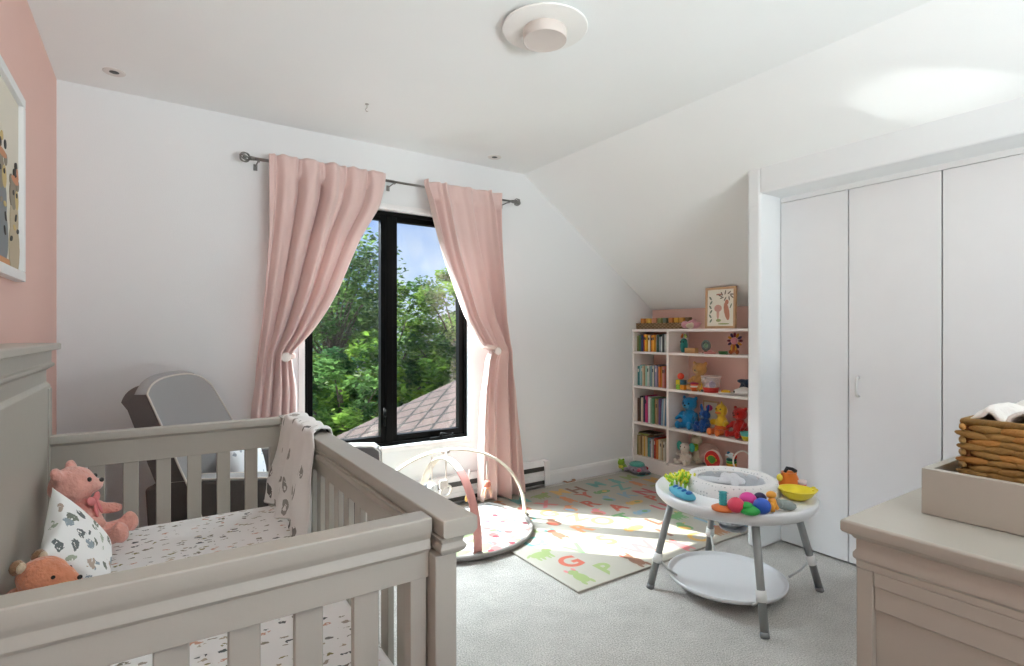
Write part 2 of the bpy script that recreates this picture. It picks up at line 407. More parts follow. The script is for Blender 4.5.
# mattress with printed sheet
def printed(base, cols, scale, name, size=.34, stretch=(1, 2.1, 1)):
    m, nt, b = newmat(name); tc = N(nt, 'ShaderNodeTexCoord')
    ns = N(nt, 'ShaderNodeTexNoise', Scale=scale*1.6, Detail=3.0)
    nt.links.new(tc.outputs['Object'], ns.inputs['Vector'])
    mp = N(nt, 'ShaderNodeMapping'); mp.inputs['Scale'].default_value = stretch
    ad = N(nt, 'ShaderNodeVectorMath', operation='MULTIPLY_ADD'); ad.inputs[1].default_value = (.034, .034, .034)
    nt.links.new(ns.outputs['Color'], ad.inputs[0]); nt.links.new(tc.outputs['Object'], ad.inputs[2])
    nt.links.new(ad.outputs[0], mp.inputs['Vector'])
    v = N(nt, 'ShaderNodeTexVoronoi', Scale=scale, Randomness=.65); nt.links.new(mp.outputs[0], v.inputs['Vector'])
    r = N(nt, 'ShaderNodeMath', operation='LESS_THAN'); r.inputs[1].default_value = size
    nt.links.new(v.outputs['Distance'], r.inputs[0])
    # each print is broken up by fine noise, like a small drawing
    n3 = N(nt, 'ShaderNodeTexNoise', Scale=scale*4, Detail=2.0); nt.links.new(tc.outputs['Object'], n3.inputs['Vector'])
    g = N(nt, 'ShaderNodeMath', operation='GREATER_THAN'); g.inputs[1].default_value = .40; nt.links.new(n3.outputs['Fac'], g.inputs[0])
    mu = N(nt, 'ShaderNodeMath', operation='MULTIPLY'); nt.links.new(r.outputs[0], mu.inputs[0]); nt.links.new(g.outputs[0], mu.inputs[1])
    sep = N(nt, 'ShaderNodeSeparateColor'); nt.links.new(v.outputs['Color'], sep.inputs[0])
    cr = N(nt, 'ShaderNodeValToRGB'); cr.color_ramp.interpolation = 'CONSTANT'
    for i, c in enumerate(cols):
        e = cr.color_ramp.elements[i] if i < 2 else cr.color_ramp.elements.new(i/len(cols))
        e.position = i/len(cols); e.color = lin(c)
    nt.links.new(sep.outputs[0], cr.inputs['Fac'])
    mx = N(nt, 'ShaderNodeMix', data_type='RGBA'); mx.inputs['A'].default_value = lin(base)
    nt.links.new(mu.outputs[0], mx.inputs['Factor']); nt.links.new(cr.outputs['Color'], mx.inputs['B'])
    nt.links.new(mx.outputs['Result'], b.inputs['Base Color']); b.inputs['Roughness'].default_value = .9; b.inputs['Specular IOR Level'].default_value = .1
    bp = N(nt, 'ShaderNodeBump', Strength=.3, Distance=.004); n4 = N(nt, 'ShaderNodeTexNoise', Scale=14.0, Detail=4.0)
    nt.links.new(tc.outputs['Object'], n4.inputs['Vector']); nt.links.new(n4.outputs['Fac'], bp.inputs['Height']); nt.links.new(bp.outputs['Normal'], b.inputs['Normal'])
    return m
m_sheet = printed('#e7e6e5', ['#7d7a76', '#a29a90', '#8a8578', '#c99f8e', '#5f6464', '#b0a594', '#8d8660'], 25, 'printed_sheet', .27)
mt = thing('crib_mattress', 'crib mattress in a white fitted sheet with small grey animal prints', 'mattress', (.07, 1.52, .44))
B().bx(-.255, .398, .90, 2.148, .44, .588).done('fitted_sheet', m_sheet, mt, bevel=.035, bseg=5)
B().bx(-.255, .42, .89, 2.155, .405, .438).done('support_board', m_crib, crib, bevel=.003)

# muslin blanket over the far corner of the front rail
def blanket():
    path = [(.388, .592), (.392, .600), (.396, .63), (.399, .70), (.402, .80), (.404, .88), (.412, .908), (.445, .914), (.480, .908), (.487, .88), (.490, .80), (.492, .72)]
    def fn(u, v):
        t = v*(len(path)-1); i = min(int(t), len(path)-2); f = t-i
        x = path[i][0]+(path[i+1][0]-path[i][0])*f; z = path[i][1]+(path[i+1][1]-path[i][1])*f
        y = 1.655+.49*u+.10*max(0, min(1, (v-.45)/.2))*(1-u)
        ins = 1 if v < .5 else -1
        k = 1-abs(v-.62)*1.6
        hang = max(0, min(1, (.88-z)/.2))
        wv = .012*math.sin(u*17+z*6)+.008*math.sin(u*31+2)+.01*noise.noise(Vector((u*5, z*8, 1)))
        x += -ins*(hang*(.016+wv)) if ins > 0 else .5*hang*(.012+wv)
        if ins > 0: x -= hang*.006*u*u
        if hang == 0: z += .004*math.sin(u*23)+.003+.006*u
        y += .02*math.sin(z*9+u*3)*hang - .02*(1-hang)*u
        return (x, y, max(z, .594))
    return B().grid(fn, 60, 60)
m_blk = printed('#e8e7e5', ['#8f8d8a', '#6e6d6b', '#a9a6a0', '#9b9a95'], 13, 'printed_muslin', .27, (1.2, 1.9, .8))
bl = blanket().done('muslin_blanket', m_blk, None, smooth=True, solid=.004)
tag(bl, 'white muslin blanket with grey animal prints draped over the crib corner', 'blanket')

# ---------------------------------------------------------------- soft toys
m_eye = mat('#120d0b', .15, spec=.6)
def plush_toy(name, label, cat, loc, rz, s, blobs, colr, feats=(), vox=.03, M=None, group=None, mater=None):
    """blobs: (centre, radii) of one continuous body, unit = toy height; feats: (part, colour, [(centre, radii)...])"""
    root = thing(name, label, cat, loc, 0, group)
    T = Matrix.Translation(loc) @ Matrix.Rotation(rz, 4, 'Z') @ (M or Matrix()) @ Matrix.Scale(s, 4)
    b = B(T)
    for bb in blobs: b.ell(bb[0], bb[1], rot=Euler(bb[2]) if len(bb) > 2 else None)
    b.done('body', mater or plush(colr), root, voxel=vox*s)
    for nm, c, bl_ in feats:
        b = B(T)
        for bb in bl_: b.ell(bb[0], bb[1], rot=Euler(bb[2]) if len(bb) > 2 else None, sub=2)
        b.done(nm, m_eye if nm in ('eye', 'nose') else plush(c), root, smooth=True)
    return root
def bear_blobs(fat=1, ear=.09, head=1, arm=1):
    h = head
    return [((0, 0, .26), (.20*fat, .22*fat, .27)), ((0, 0, .12), (.2*fat, .22*fat, .13)), ((.02, 0, .50), (.11, .12, .1)),
            ((.03, 0, .70), (.20*h, .23*h, .205*h)), ((.15, 0, .655), (.12, .12, .10)),
            ((0, .19*h, .70+.17*h), (.05, ear, ear)), ((0, -.19*h, .70+.17*h), (.05, ear, ear)),
            ((.07, .22, .40), (.12, .07, .075), (0, .5, .5)), ((.20, .25, .31), (.13*arm, .065, .065), (0, .35, .25)),
            ((.07, -.22, .40), (.12, .07, .075), (0, .5, -.5)), ((.20, -.25, .31), (.13*arm, .065, .065), (0, .35, -.25)),
            ((.20, .13, .10), (.20, .10, .095), (0, 0, .3)), ((.36, .18, .12), (.08, .09, .12)),
            ((.20, -.13, .10), (.20, .10, .095), (0, 0, -.3)), ((.36, -.18, .12), (.08, .09, .12))]
def bear_feats(snout=None, pad=None, belly=None, eyes=True):
    f = []
    if snout: f.append(('muzzle', snout, [((.20, 0, .645), (.09, .095, .075))]))
    if eyes:
        f += [('eye', 0, [((.212, .085, .725), (.02, .024, .026))]), ('eye', 0, [((.212, -.085, .725), (.02, .024, .026))])]
    f.append(('nose', 0, [((.28, 0, .675), (.022, .035, .025))]))
    if pad: f.append(('inner_ear', pad, [((.04, .19, .87), (.02, .055, .055)), ((.04, -.19, .87), (.02, .055, .055))]))
    return f
tilt = Matrix.Rotation(R(-14), 4, 'Y')
# pink bear in the crib
pb = plush_toy('teddy_bear', 'pink plush teddy bear with a pink bow sitting in the far corner of the crib', 'stuffed toy', (-.150, 1.975, .590), R(-12), .278,
          bear_blobs(.98, .085, 1.02), '#e6a89a', bear_feats('#e9b2a4'), M=tilt)
T = Matrix.Translation((-.150, 1.975, .590)) @ Matrix.Rotation(R(-12), 4, 'Z') @ tilt @ Matrix.Scale(.278, 4)
b = B(T); b.ell((.17, 0, .50), (.035, .035, .03)).ell((.17, .08, .50), (.025, .09, .045), rot=Euler((.3, 0, 0))).ell((.17, -.08, .50), (.025, .09, .045), rot=Euler((-.3, 0, 0)))
b.ell((.18, .05, .40), (.015, .03, .09), rot=Euler((.3, 0, 0))).ell((.18, -.05, .40), (.015, .03, .09), rot=Euler((-.3, 0, 0)))
b.done('bow', mat('#e58a8c', .6), pb, smooth=True)
# pillow with points like a star
pl = B()
pc = Vector((-.150, 1.725, .680))
PM = Matrix.Translation(pc) @ Matrix.Rotation(R(-12), 4, 'Z') @ Matrix.Rotation(R(-26), 4, 'Y') @ Matrix.Rotation(R(28), 4, 'X')
pl = B(PM)
def pf(sd):
    def fn(u, v):
        a, c = u*2-1, v*2-1
        e = (1-a**2)*(1-c**2)
        pinch = 1-.22*(1-abs(a)**1.2)*abs(c)**6 - .22*(1-abs(c)**1.2)*abs(a)**6
        return (sd*(.036*max(0, e)**.42+.002*math.sin(9*a)*e), a*.120*pinch, c*.120*pinch)
    return fn
pl.grid(pf(1), 30, 30).grid(pf(-1), 30, 30)
bmesh.ops.remove_doubles(pl.bm, verts=pl.bm.verts, dist=.0006)
m_pil = printed('#ecebe9', ['#7d8378', '#97a2a8', '#b8a79a', '#a9b2a0', '#6e7474'], 26, 'printed_pillow', .4, (1, 1, 1.2))
pw = pl.done('throw_pillow', m_pil, None, smooth=True); tag(pw, 'small white pillow with grey and green animal prints between the pink bear and fox', 'pillow')
# fox
fx = thing('plush_fox', 'orange plush fox with cream muzzle lying by the near end of the crib', 'stuffed toy', (-.18, 1.45, .587))
FT = Matrix.Translation((-.195, 1.53, .632)) @ Matrix.Rotation(R(-28), 4, 'Z') @ Matrix.Scale(.74, 4)
b = B(FT)
b.ell((0, 0, .085), (.066, .060, .055)).ell((.035, 0, .077), (.055, .042, .038)).ell((.065, 0, .070), (.035, .028, .026)).ell((-.02, 0, .03), (.08, .075, .032))
b.ell((-.02, -.05, .0), (.05, .07, .025)).ell((.02, .075, .03), (.05, .02, .02))
b.done('body', plush('#dc8f6e'), fx, voxel=.006)
for sy in (1, -1):
    b = B(FT); b.ell((-.040, sy*.040, .126), (.014, .022, .022)); e = b.done('ear', plush('#8a6a50'), fx, smooth=True)
    b = B(FT); b.ell((-.028, sy*.040, .124), (.010, .016, .016)); b.done('inner_ear', plush('#cbb89e'), e, smooth=True)
    b = B(FT); b.ell((.052, sy*.034, .092), .0055); b.done('eye', m_eye, fx, smooth=True)
b = B(FT); b.ell((.055, 0, .062), (.046, .040, .020)); b.done('muzzle', plush('#d9c08d'), fx, smooth=True)
b = B(FT); b.ell((.101, 0, .075), .007); b.done('nose', m_eye, fx, smooth=True)

# ---------------------------------------------------------------- framed picture on the pink wall
pf_ = thing('wall_picture', 'large white framed animal print hanging on the pink wall above the crib', 'picture', (-.38, 2.14, 1.39))
y0, y1, z0, z1 = 1.86, 2.425, 1.392, 2.008
b = B()
for a, c, d, e in ((y0, y1, z0, z0+.032), (y0, y1, z1-.032, z1), (y0, y0+.032, z0+.032, z1-.032), (y1-.032, y1, z0+.032, z1-.032)): b.bx(-.382, -.352, a, c, d, e)
b.done('frame', m_white, pf_, bevel=.003)
B().bx(-.38, -.366, y0+.03, y1-.03, z0+.03, z1-.03).done('mat_board', mat('#d8d3c5', .7), pf_)
b = B(); random.seed(3)
X_ = -.3655; nfl = [0]
def flat(b, y, z, ry, rz_, mi, a=0):
    nfl[0] += 1
    b.prism([(y+ry*math.cos(t)*math.cos(a)-rz_*math.sin(t)*math.sin(a), z+ry*math.cos(t)*math.sin(a)+rz_*math.sin(t)*math.cos(a)) for t in [2*PI*k/14 for k in range(14)]], X_, X_+.0006+.00012*nfl[0], 'x', mi)
for cy, cz, s in ((2.15, 1.70, 1.0), (2.315, 1.66, .9), (1.98, 1.69, 1.0)):
    flat(b, cy, cz-.19*s, .085*s, .10*s, 1 if cy < 2.2 else 2); flat(b, cy, cz-.09*s, .065*s, .08*s, 1 if cy < 2.2 else 2); flat(b, cy-.02, cz, .050*s, .055*s, 0); flat(b, cy+.03, cz-.01, .03*s, .035*s, 4)
    for sy in (-1, 1): flat(b, cy+sy*.05*s, cz+.045*s, .02, .018, 0, sy*.6)
    flat(b, cy, cz+.055*s, .06*s, .012, 3)
    for k in range(5): flat(b, cy+random.uniform(-.05, .05), cz+.08*s+random.uniform(-.01, .03), .014, .014, random.choice((3, 4, 5)))
    for sy in (-1, 1): flat(b, cy+sy*.025, cz+.005, .010, .008, 5)
    for k in range(4): flat(b, cy+random.uniform(-.06, .06), cz-.12*s+random.uniform(-.07, .05), .016, .008, random.choice((0, 4, 5)), random.uniform(-1, 1))
b.done('print', [mat('#8f8576', .8), mat('#7f8488', .8), mat('#b9ab92', .8), mat('#c98d6b', .8), mat('#c9b27a', .8), mat('#3b3935', .8)], pf_)
b = B(); b.bx(X_, X_+.001, y0+.05, y1-.05, z0+.035, z0+.055).done('print', mat('#c99068', .8), pf_)

# ---------------------------------------------------------------- armchair
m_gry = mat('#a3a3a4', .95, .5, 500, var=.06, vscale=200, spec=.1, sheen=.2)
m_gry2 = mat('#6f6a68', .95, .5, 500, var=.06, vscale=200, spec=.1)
m_pipe = mat('#d9d4cc', .8)
AO = Vector((.180, 2.875, 0)); AM = Matrix.Translation(AO) @ Matrix.Rotation(R(-26), 4, 'Z')
ch = thing('armchair', 'grey upholstered armchair with white piping behind the crib', 'chair', AO)
HW = .345
for sy in (-1, 1):
    y0, y1 = sorted((sy*HW, sy*(HW-.095)))
    b = B(AM); b.prism([(-.03, .12), (.72, .12), (.79, .16), (.80, .57), (.775, .612), (.15, .622), (-.06, .60)], y0, y1, 'y')
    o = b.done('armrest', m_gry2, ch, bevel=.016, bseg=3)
    for yy in (y0+.004, y1-.004):
        b = B(AM); b.tube([(.0, yy, .617), (.15, yy, .627), (.5, yy, .622), (.76, yy, .617), (.797, yy, .59), (.808, yy, .35), (.798, yy, .18)], .0045, 6); b.done('piping', m_pipe, o, smooth=True)
    b = B(AM); b.prism([(.0, .618), (.15, .630), (.5, .625), (.765, .619), (.785, .606), (.77, .598), (.15, .605), (0, .60)], y0+.006, y1-.006, 'y'); b.done('armrest_top', m_gry, ch, bevel=.006)
def bshape(u, v, t):
    """u across, v up, t = 0 front face .. 1 rear face"""
    a = 2*u-1
    top = 1.025-.055*abs(a)**3.0-.02*(a > 0)*abs(a)**2
    z = .36+(top-.36)*v
    y = a*HW*(1-.10*max(0, v-.55)/.45*abs(a)**2)
    x = .16-.20*v-.05*v*v + .035*abs(a)**3*(1-.3*v)
    x -= t*(.125-.03*v)
    if v > .9: z -= (t if t > .5 else 0)*.03*((v-.9)/.1)
    return (x, y, z)
nn = 20
def strip(b, f, n1, n2): b.grid(f, n1, n2)
b = B(AM)
b.grid(lambda u, v: bshape(u, v, 0), nn, nn)
b.grid(lambda u, v: bshape(u, 1, 0) if v == 0 else tuple(Vector(bshape(u, 1, v*.55))+Vector((0, 0, .018*math.sin(PI*v)*min(1, 6*u*(1-u))))), nn, 6)
bk_front = b.done('backrest', m_gry, ch, smooth=True, fix=False)
b = B(AM)
b.grid(lambda u, v: bshape(1-u, v, 1), nn, nn)
for uu in (0, 1): b.grid(lambda u, v, uu=uu: bshape(uu, v, u), 6, nn)
b.grid(lambda u, v: tuple(Vector(bshape(u, 1, .55+.45*v))+Vector((0, 0, .0))), nn, 5)
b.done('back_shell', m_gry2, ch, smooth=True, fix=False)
ed = [bshape(0, j/16, .0) for j in range(17)]+[bshape(i/16, 1, .0) for i in range(1, 17)]+[bshape(1, 1-j/16, .0) for j in range(1, 17)]
b = B(AM); b.tube([(x+.002, y*1.004, z+.002) for x, y, z in ed], .0042, 6); b.done('piping', m_pipe, bk_front, smooth=True)
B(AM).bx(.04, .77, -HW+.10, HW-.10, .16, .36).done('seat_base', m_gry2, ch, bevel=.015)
B(AM).bx(.05, .80, -HW+.10, HW-.10, .355, .485).done('seat_cushion', m_gry, ch, bevel=.03, bseg=4)
b = B(AM); b.lathe([(.0, .0), (.24, 0), (.25, .02), (.24, .035), (.05, .05), (.04, .16), (0, .16)], (.38, 0, 0)); b.done('swivel_base', m_gry2, ch, smooth=True)
PM = AM @ Matrix.Translation((.20, 0, .625)) @ Matrix.Rotation(R(-18), 4, 'Y')
pl = B(PM)
def pf2(sd):
    def fn(u, v):
        a, c = u*2-1, v*2-1
        e = max(0, (1-a**2)*(1-c**2)); pinch = 1-.1*(1-abs(a))*abs(c)**4-.1*(1-abs(c))*abs(a)**4
        return (sd*.055*e**.45, a*.2*pinch, c*.14*pinch)
    return fn
pl.grid(pf2(1), 24, 24).grid(pf2(-1), 24, 24); bmesh.ops.remove_doubles(pl.bm, verts=pl.bm.verts, dist=.0006)
tag(pl.done('lumbar_pillow', printed('#dfe2e6', ['#9aa3ad', '#777f88', '#b5bcc4'], 20, 'printed_cushion', .25, (1, 1, 1)), None, smooth=True), 'pale cushion lying in the grey armchair seen through the crib slats', 'pillow')

# ---------------------------------------------------------------- dresser with tray and basket
dr = thing('dresser', 'greige painted dresser with moulded top in the near right corner', 'dresser', (1.5, .2, 0))
x0, x1, ya, yb = .984, 2.10, -.16, .449
def ring_prism(b, prof, x0, x1, y0, y1):
    """moulding that runs round the box: profile = (outset, z)"""
    rings = [[b.bm.verts.new((x, y, z)) for x, y in ((x0-o, y0-o), (x1+o, y0-o), (x1+o, y1+o), (x0-o, y1+o))] for o, z in prof]
    for A, C in zip(rings, rings[1:]):
        for k in range(4): b.bm.faces.new((A[k], A[(k+1) % 4], C[(k+1) % 4], C[k]))
    b.bm.faces.new(rings[0][::-1]); b.bm.faces.new(rings[-1])
    return b
b = B(); ring_prism(b, [(-.016, .868), (-.012, .874), (-.002, .879), (0, .882), (0, .897), (-.003, .90)], x0, x1, ya, yb); b.done('top', m_crib, dr, bevel=.002)
bx0, bx1, by0, by1 = x0+.018, x1-.018, ya+.018, yb-.018
b = B(); ring_prism(b, [(.0, .82), (0.0, .832), (.004, .836), (.004, .844), (0, .850), (.0, .868)], bx0, bx1, by0, by1); b.done('frieze', m_crib, dr, bevel=.0015)
b = B()
b.bx(bx0+.012, bx1-.012, by0+.012, by1-.012, .06, .82)
for (a, c) in ((by0, by0+.026), (by1-.026, by1)):
    b.bx(bx0, bx0+.03, a, c, 0, .82).bx(bx1-.03, bx1, a, c, 0, .82)
b.bx(bx0, bx0+.02, by0+.026, by1-.026, .795, .82).bx(bx0, bx0+.02, by0+.026, by1-.026, .06, .11)
b.bx(bx0+.004, bx0+.02, by0+.026, by1-.026, .755, .796)
b.bx(bx0+.03, bx1-.03, by1-.02, by1, .795, .82).bx(bx0+.03, bx1-.03, by1-.02, by1, .05, .10)
b.done('body', m_crib, dr, bevel=.003)
for r in range(3):
    for c in range(2):
        zz = .115+.225*r; xx = bx0+.04+c*.52
        d = B().bx(xx, xx+.50, by0-.004, by0+.02, zz, zz+.21).done('drawer', m_crib, dr, bevel=.004)
        B().lathe([(0, 0), (.006, 0), (.006, .012), (.014, .018), (.012, .026), (0, .028)], T=Matrix.Translation((xx+.25, by0-.004, zz+.105)) @ Matrix.Rotation(R(90), 4, 'X'), seg=14).done('knob', m_chrome, d, smooth=True)
ty = thing('changing_tray', 'greige wooden changing tray resting on the dresser top', 'tray', (1.45, .15, .90))
tx0, tx1, ty0, ty1 = 1.133, 1.86, -.06, .381
b = B(); t = .014
b.bx(tx0, tx0+t, ty0, ty1, .901, .981).bx(tx1-t, tx1, ty0, ty1, .901, .981).bx(tx0+t, tx1-t, ty0, ty0+t, .901, .981).bx(tx0+t, tx1-t, ty1-t, ty1, .901, .981).bx(tx0+t, tx1-t, ty0+t, ty1-t, .901, .91)
b.done('box', m_crib, ty, bevel=.0015)
b = B(); b.bx(tx0+.03, tx1-.03, ty0+.03, ty1-.03, .91, .955)
pd = b.done('changing_pad', mat('#e6e2da', .95, 1, 120, var=.04, sheen=.5), None, bevel=.02, bseg=4); tag(pd, 'white fluffy changing pad lying inside the wooden tray', 'changing pad')
# basket
m_wk = mat('#93713a', .7, .5, 90, var=.35, vscale=30)
m_wk2 = mat('#a9793a', .7, .5, 90, var=.3, vscale=30)
bk = thing('wicker_basket', 'brown woven wicker basket filled with white cloths on the changing tray', 'basket', (1.36, .17, .958))
qx0, qx1, qy0, qy1 = 1.192, 1.52, -.02, .338
def perim(s):
    L = [(qx1-qx0), (qy1-qy0)]; P_ = 2*(L[0]+L[1]); s = (s % 1)*P_
    for (a, b_, dx, dy_) in ((qx0, qy0, 0, 1), (qx0, qy1, 1, 0), (qx1, qy1, 0, -1), (qx1, qy0, -1, 0)):
        l = L[0] if dx else L[1]
        if s <= l: return Vector((a+dx*s, b_+dy_*s)), Vector((dx, dy_))
        s -= l
    return Vector((qx0, qy0)), Vector((0, 1))
b = B(); rows = 9; per = 38
for r_ in range(rows):
    z = .964+r_*.0112
    for k in range(per):
        s0 = (k+.5*(r_ % 2)+random.uniform(-.08, .08))/per; p, d = perim(s0)
        d = (perim(s0+.007)[0]-perim(s0-.007)[0]).normalized()
        nrm = Vector((-d.y, d.x))
        b.ell((p.x+nrm.x*.003, p.y+nrm.y*.003, z+random.uniform(-.001, .001)), (.0262, .0055, .0066), mi=random.choice((0, 0, 1)), rot=Euler((0, random.uniform(-.12, .12), math.atan2(d.y, d.x))), sub=2)
b.done('weave', [m_wk, m_wk2], bk, smooth=True, fix=False)
b = B(); b.tube([(qx0, qy0, 1.064), (qx0, qy1, 1.064), (qx1, qy1, 1.064), (qx1, qy0, 1.064)], .0065, 8, closed=True); b.done('rim', m_wk, bk, smooth=True)
b = B(); t = .006
b.bx(qx0+t, qx1-t, qy0+t, qy1-t, .96, .968); frame = None
b.bx(qx0+.003, qx0+.009, qy0, qy1, .96, 1.06).bx(qx1-.009, qx1-.003, qy0, qy1, .96, 1.06).bx(qx0, qx1, qy0+.003, qy0+.009, .96, 1.06).bx(qx0, qx1, qy1-.009, qy1-.003, .96, 1.06)
b.done('liner', mat('#7a5228', .8), bk)
m_cl = mat('#e9e6e1', .95, .8, 60, var=.05)
for i in range(7):
    yy = .308-.05*i
    def fn(u, v, yy=yy, i=i):
        a = PI*u
        return (1.200+.285*v, yy+.024*math.cos(a)+.004*math.sin(9*v+i), 1.025+.062*math.sin(a)**.6+.006*math.sin(7*v+i*2)+.012*noise.noise(Vector((u*4, v*5, i))) + (.008 if i > 1 else -.004))
    o = B().grid(fn, 16, 18).done('folded_cloth', m_cl, None, smooth=True, solid=.006)
    names = ['nearest the closet', 'second from the closet end', 'third from the closet end', 'fourth from the closet end', 'fifth from the closet end', 'sixth from the closet end', 'at the end away from the closet']
    tag(o, 'white folded cloth standing in the wicker basket, '+names[i], 'cloth', 'cloths in the wicker basket')
# ---------------------------------------------------------------- bookshelf
m_shelf = mat('#f0e8e4', .5, .03, 60, var=.01)
bs = thing('bookcase', 'white built-in bookcase with a narrow book column and a wide toy column', 'bookcase', (3.73, 2.6, 0))
SX0, SX1 = 3.60, 3.865; SY0, SY1 = 1.80, 3.395; DV = 3.0
B().bx(SX0, SX1, SY1-.02, SY1, 0, 1.232).done('side_panel', m_shelf, bs, bevel=.002)
B().bx(SX0, SX1, SY0, SY0+.02, 0, 1.232).done('side_panel', m_shelf, bs, bevel=.002)
B().bx(SX0+.001, SX1, DV-.012, DV+.012, .125, 1.232).done('divider', m_shelf, bs, bevel=.002)
B().bx(SX0-.004, SX1, SY0, SY1, 1.232, 1.254).done('top', m_shelf, bs, bevel=.002)
LV = [.125, .425, .75, 1.055]
for z in LV:
    for a, c in ((SY0+.02, DV-.012), (DV+.012, SY1-.02)): B().bx(SX0+.002, SX1, a, c, z-.02, z).done('shelf', m_shelf, bs, bevel=.002)
B().bx(SX0+.004, SX0+.02, SY0+.02, SY1-.02, 0, .105).done('plinth', m_shelf, bs, bevel=.002)
B().bx(SX1-.004, SX1+.002, SY0+.02, SY1-.02, .1, 1.232).done('back_panel', m_pink, bs)

CN = {}
rows = [
 (LV[3], 'top row', [('olive', '#8a8450', .9), ('green', '#4f7a45', .95), ('indigo', '#3d4678', .93), ('orange red', '#cc5a2c', .98), ('yellow', '#e2ab32', .95), ('cream', '#ece0c6', .93), ('maroon', '#5c2530', .98), ('amber', '#dd8a20', .92), ('golden', '#e8a534', .95), ('beige', '#d8ccb8', .92), ('dark green', '#2f4d40', .96), ('grey', '#8c97a0', .85), ('white', '#d6dbdc', .86), ('charcoal', '#3f474c', 1.02), ('pale grey', '#cfd4d4', 1.0), ('lime', '#b4bb62', 1.02)], .155),
 (LV[2], 'second row', [('teal', '#3d7c7c', .9), ('pale blue', '#9fc0c6', .97), ('aqua', '#79b2b0', .95), ('sand', '#c0a888', .93), ('terracotta', '#b77a55', .98), ('mint', '#9cc4b4', .95), ('white', '#d6d6d0', .96), ('sea green', '#6aa59c', .92), ('blue grey', '#7f98a6', .97), ('ivory', '#dcd6c4', .95), ('slate', '#58707e', 1.0), ('lilac', '#a79bb6', .98), ('dark', '#3b3d48', .97), ('orange', '#d77a3c', .93), ('mustard', '#c8963f', .96), ('pink', '#cb8a86', .94), ('rust', '#a4523f', .98), ('rose', '#b96a6a', .95)], .190),
 (LV[1], 'third row', [('brown', '#5b4232', .9), ('black', '#26262a', .98), ('cream', '#ddd0b8', .93), ('navy', '#30364e', .99), ('hot pink', '#d0407f', 1.02), ('magenta', '#c43a70', .98), ('pale grey', '#c9cccb', 1.0), ('white', '#dedcd6', .97), ('sage', '#8fa08a', .93), ('green', '#5c8f6a', .98), ('ochre', '#b58d4d', .94), ('tan', '#b09372', .9), ('violet', '#6d5a90', .97), ('plum', '#5a3f5e', .93), ('pale blue', '#8fb1c4', .98), ('light', '#d5d2cc', 1.0), ('blue', '#4a7294', 1.03), ('green and blue', '#4e8078', 1.05)], .232),
 (LV[0], 'bottom row', [('olive', '#8c7f3e', .95), ('tan', '#b89b6c', .92), ('brown', '#7a5a30', 1.0), ('buff', '#c8b184', .96), ('gold', '#c9a04c', .94), ('sand', '#d0b98e', .97), ('teal', '#4f8c84', .9), ('grey blue', '#6b7d92', .92), ('white', '#d9d5cc', .88), ('navy', '#3e4a68', .93), ('red', '#b84a38', .96), ('orange', '#cf7c40', .9), ('cream', '#ddd0a8', .93), ('beige', '#cbbfa4', .9), ('kraft', '#b39b78', .86), ('pale', '#d8d2c4', .88), ('stone', '#a9a294', .84), ('dark teal', '#3f5f5c', .82)], .185)]
ordn = ['first', 'second', 'third', 'fourth', 'fifth', 'sixth', 'seventh', 'eighth', 'ninth', 'tenth', 'eleventh', 'twelfth', 'thirteenth', 'fourteenth', 'fifteenth', 'sixteenth', 'seventeenth', 'eighteenth']
m_page = mat('#e6dfcf', .9)
rb = random.Random(5)
def book(w, d, h, cm):
    b = B()
    b.prism([(0, .0008), (.002, 0), (d, 0), (d, .0022), (.004, .0022), (.004, w-.0022), (d, w-.0022), (d, w), (.002, w), (-.0015, w*.75), (-.002, w/2), (-.0015, w*.25)], 0, h, 'z', 0)
    b.bx(.004, d-.004, .0022, w-.0022, .003, h-.003, 1)
    b.bx(-.0023, .0005, w*.22, w*.78, h*.70, h*.86, 2)
    return b
for z, rn, cols, hh in rows:
    y = SY1-.024; avail = (SY1-.024)-(DV+.016)
    n = len(cols); ws = [rb.uniform(.75, 1.3) for _ in cols]; tot = sum(ws); lean = 0
    for i, (cn, cc, hf) in enumerate(cols):
        w_ = ws[i]/tot*avail*.975
        h = hh*hf; xf = SX0+.03+rb.uniform(0, .02)
        b = book(w_-.0012, rb.uniform(.13, .17), h, cc)
        ang = 0
        if rn == 'third row' and 12 < i: ang = R(3.2)
        T = Matrix.Translation((xf, y-w_+(.001), z+.0006)) @ Matrix.Rotation(ang, 4, 'X')
        for v in b.bm.verts: v.co = T @ v.co
        if ang:
            dy_ = h*math.sin(ang)
            zmin = min(v.co.z for v in b.bm.verts)
            for v in b.bm.verts: v.co.y += 0; v.co.z += z+.0006-zmin
        lab = rb.choice(('#e8e0d0', '#3a3a3e', cc, cc, cc))
        o = b.done('book', [mat(cc, .5, var=.12, vscale=60), m_page, mat(lab, .6)])
        tag(o, '%s book, %s from the left on the %s of the bookcase' % (cn, ordn[i], rn), 'book', 'books on the %s' % rn)
        y -= w_
# a few books lying on the bottom row
for j, (cn, cc, l) in enumerate([('olive green', '#93923c', .12), ('dark brown', '#4a3a2a', .16)]):
    b = B(); b.bx(SX0+.035, SX0+.17, 3.36-l-.02*j, 3.36-.01*j, LV[0]+.188+.012*j, LV[0]+.199+.012*j, 0).bx(SX0+.037, SX0+.172, 3.357-l-.02*j, 3.362-.01*j, LV[0]+.190+.012*j, LV[0]+.197+.012*j, 1)
    tag(b.done('book', [mat(cc, .5), m_page], bevel=.001), '%s book lying flat across the bottom row of books' % cn, 'book', 'books on the bottom row')

def SY(px, X=3.70): return at(px, 340, 'x', X).y
zt = 1.2545
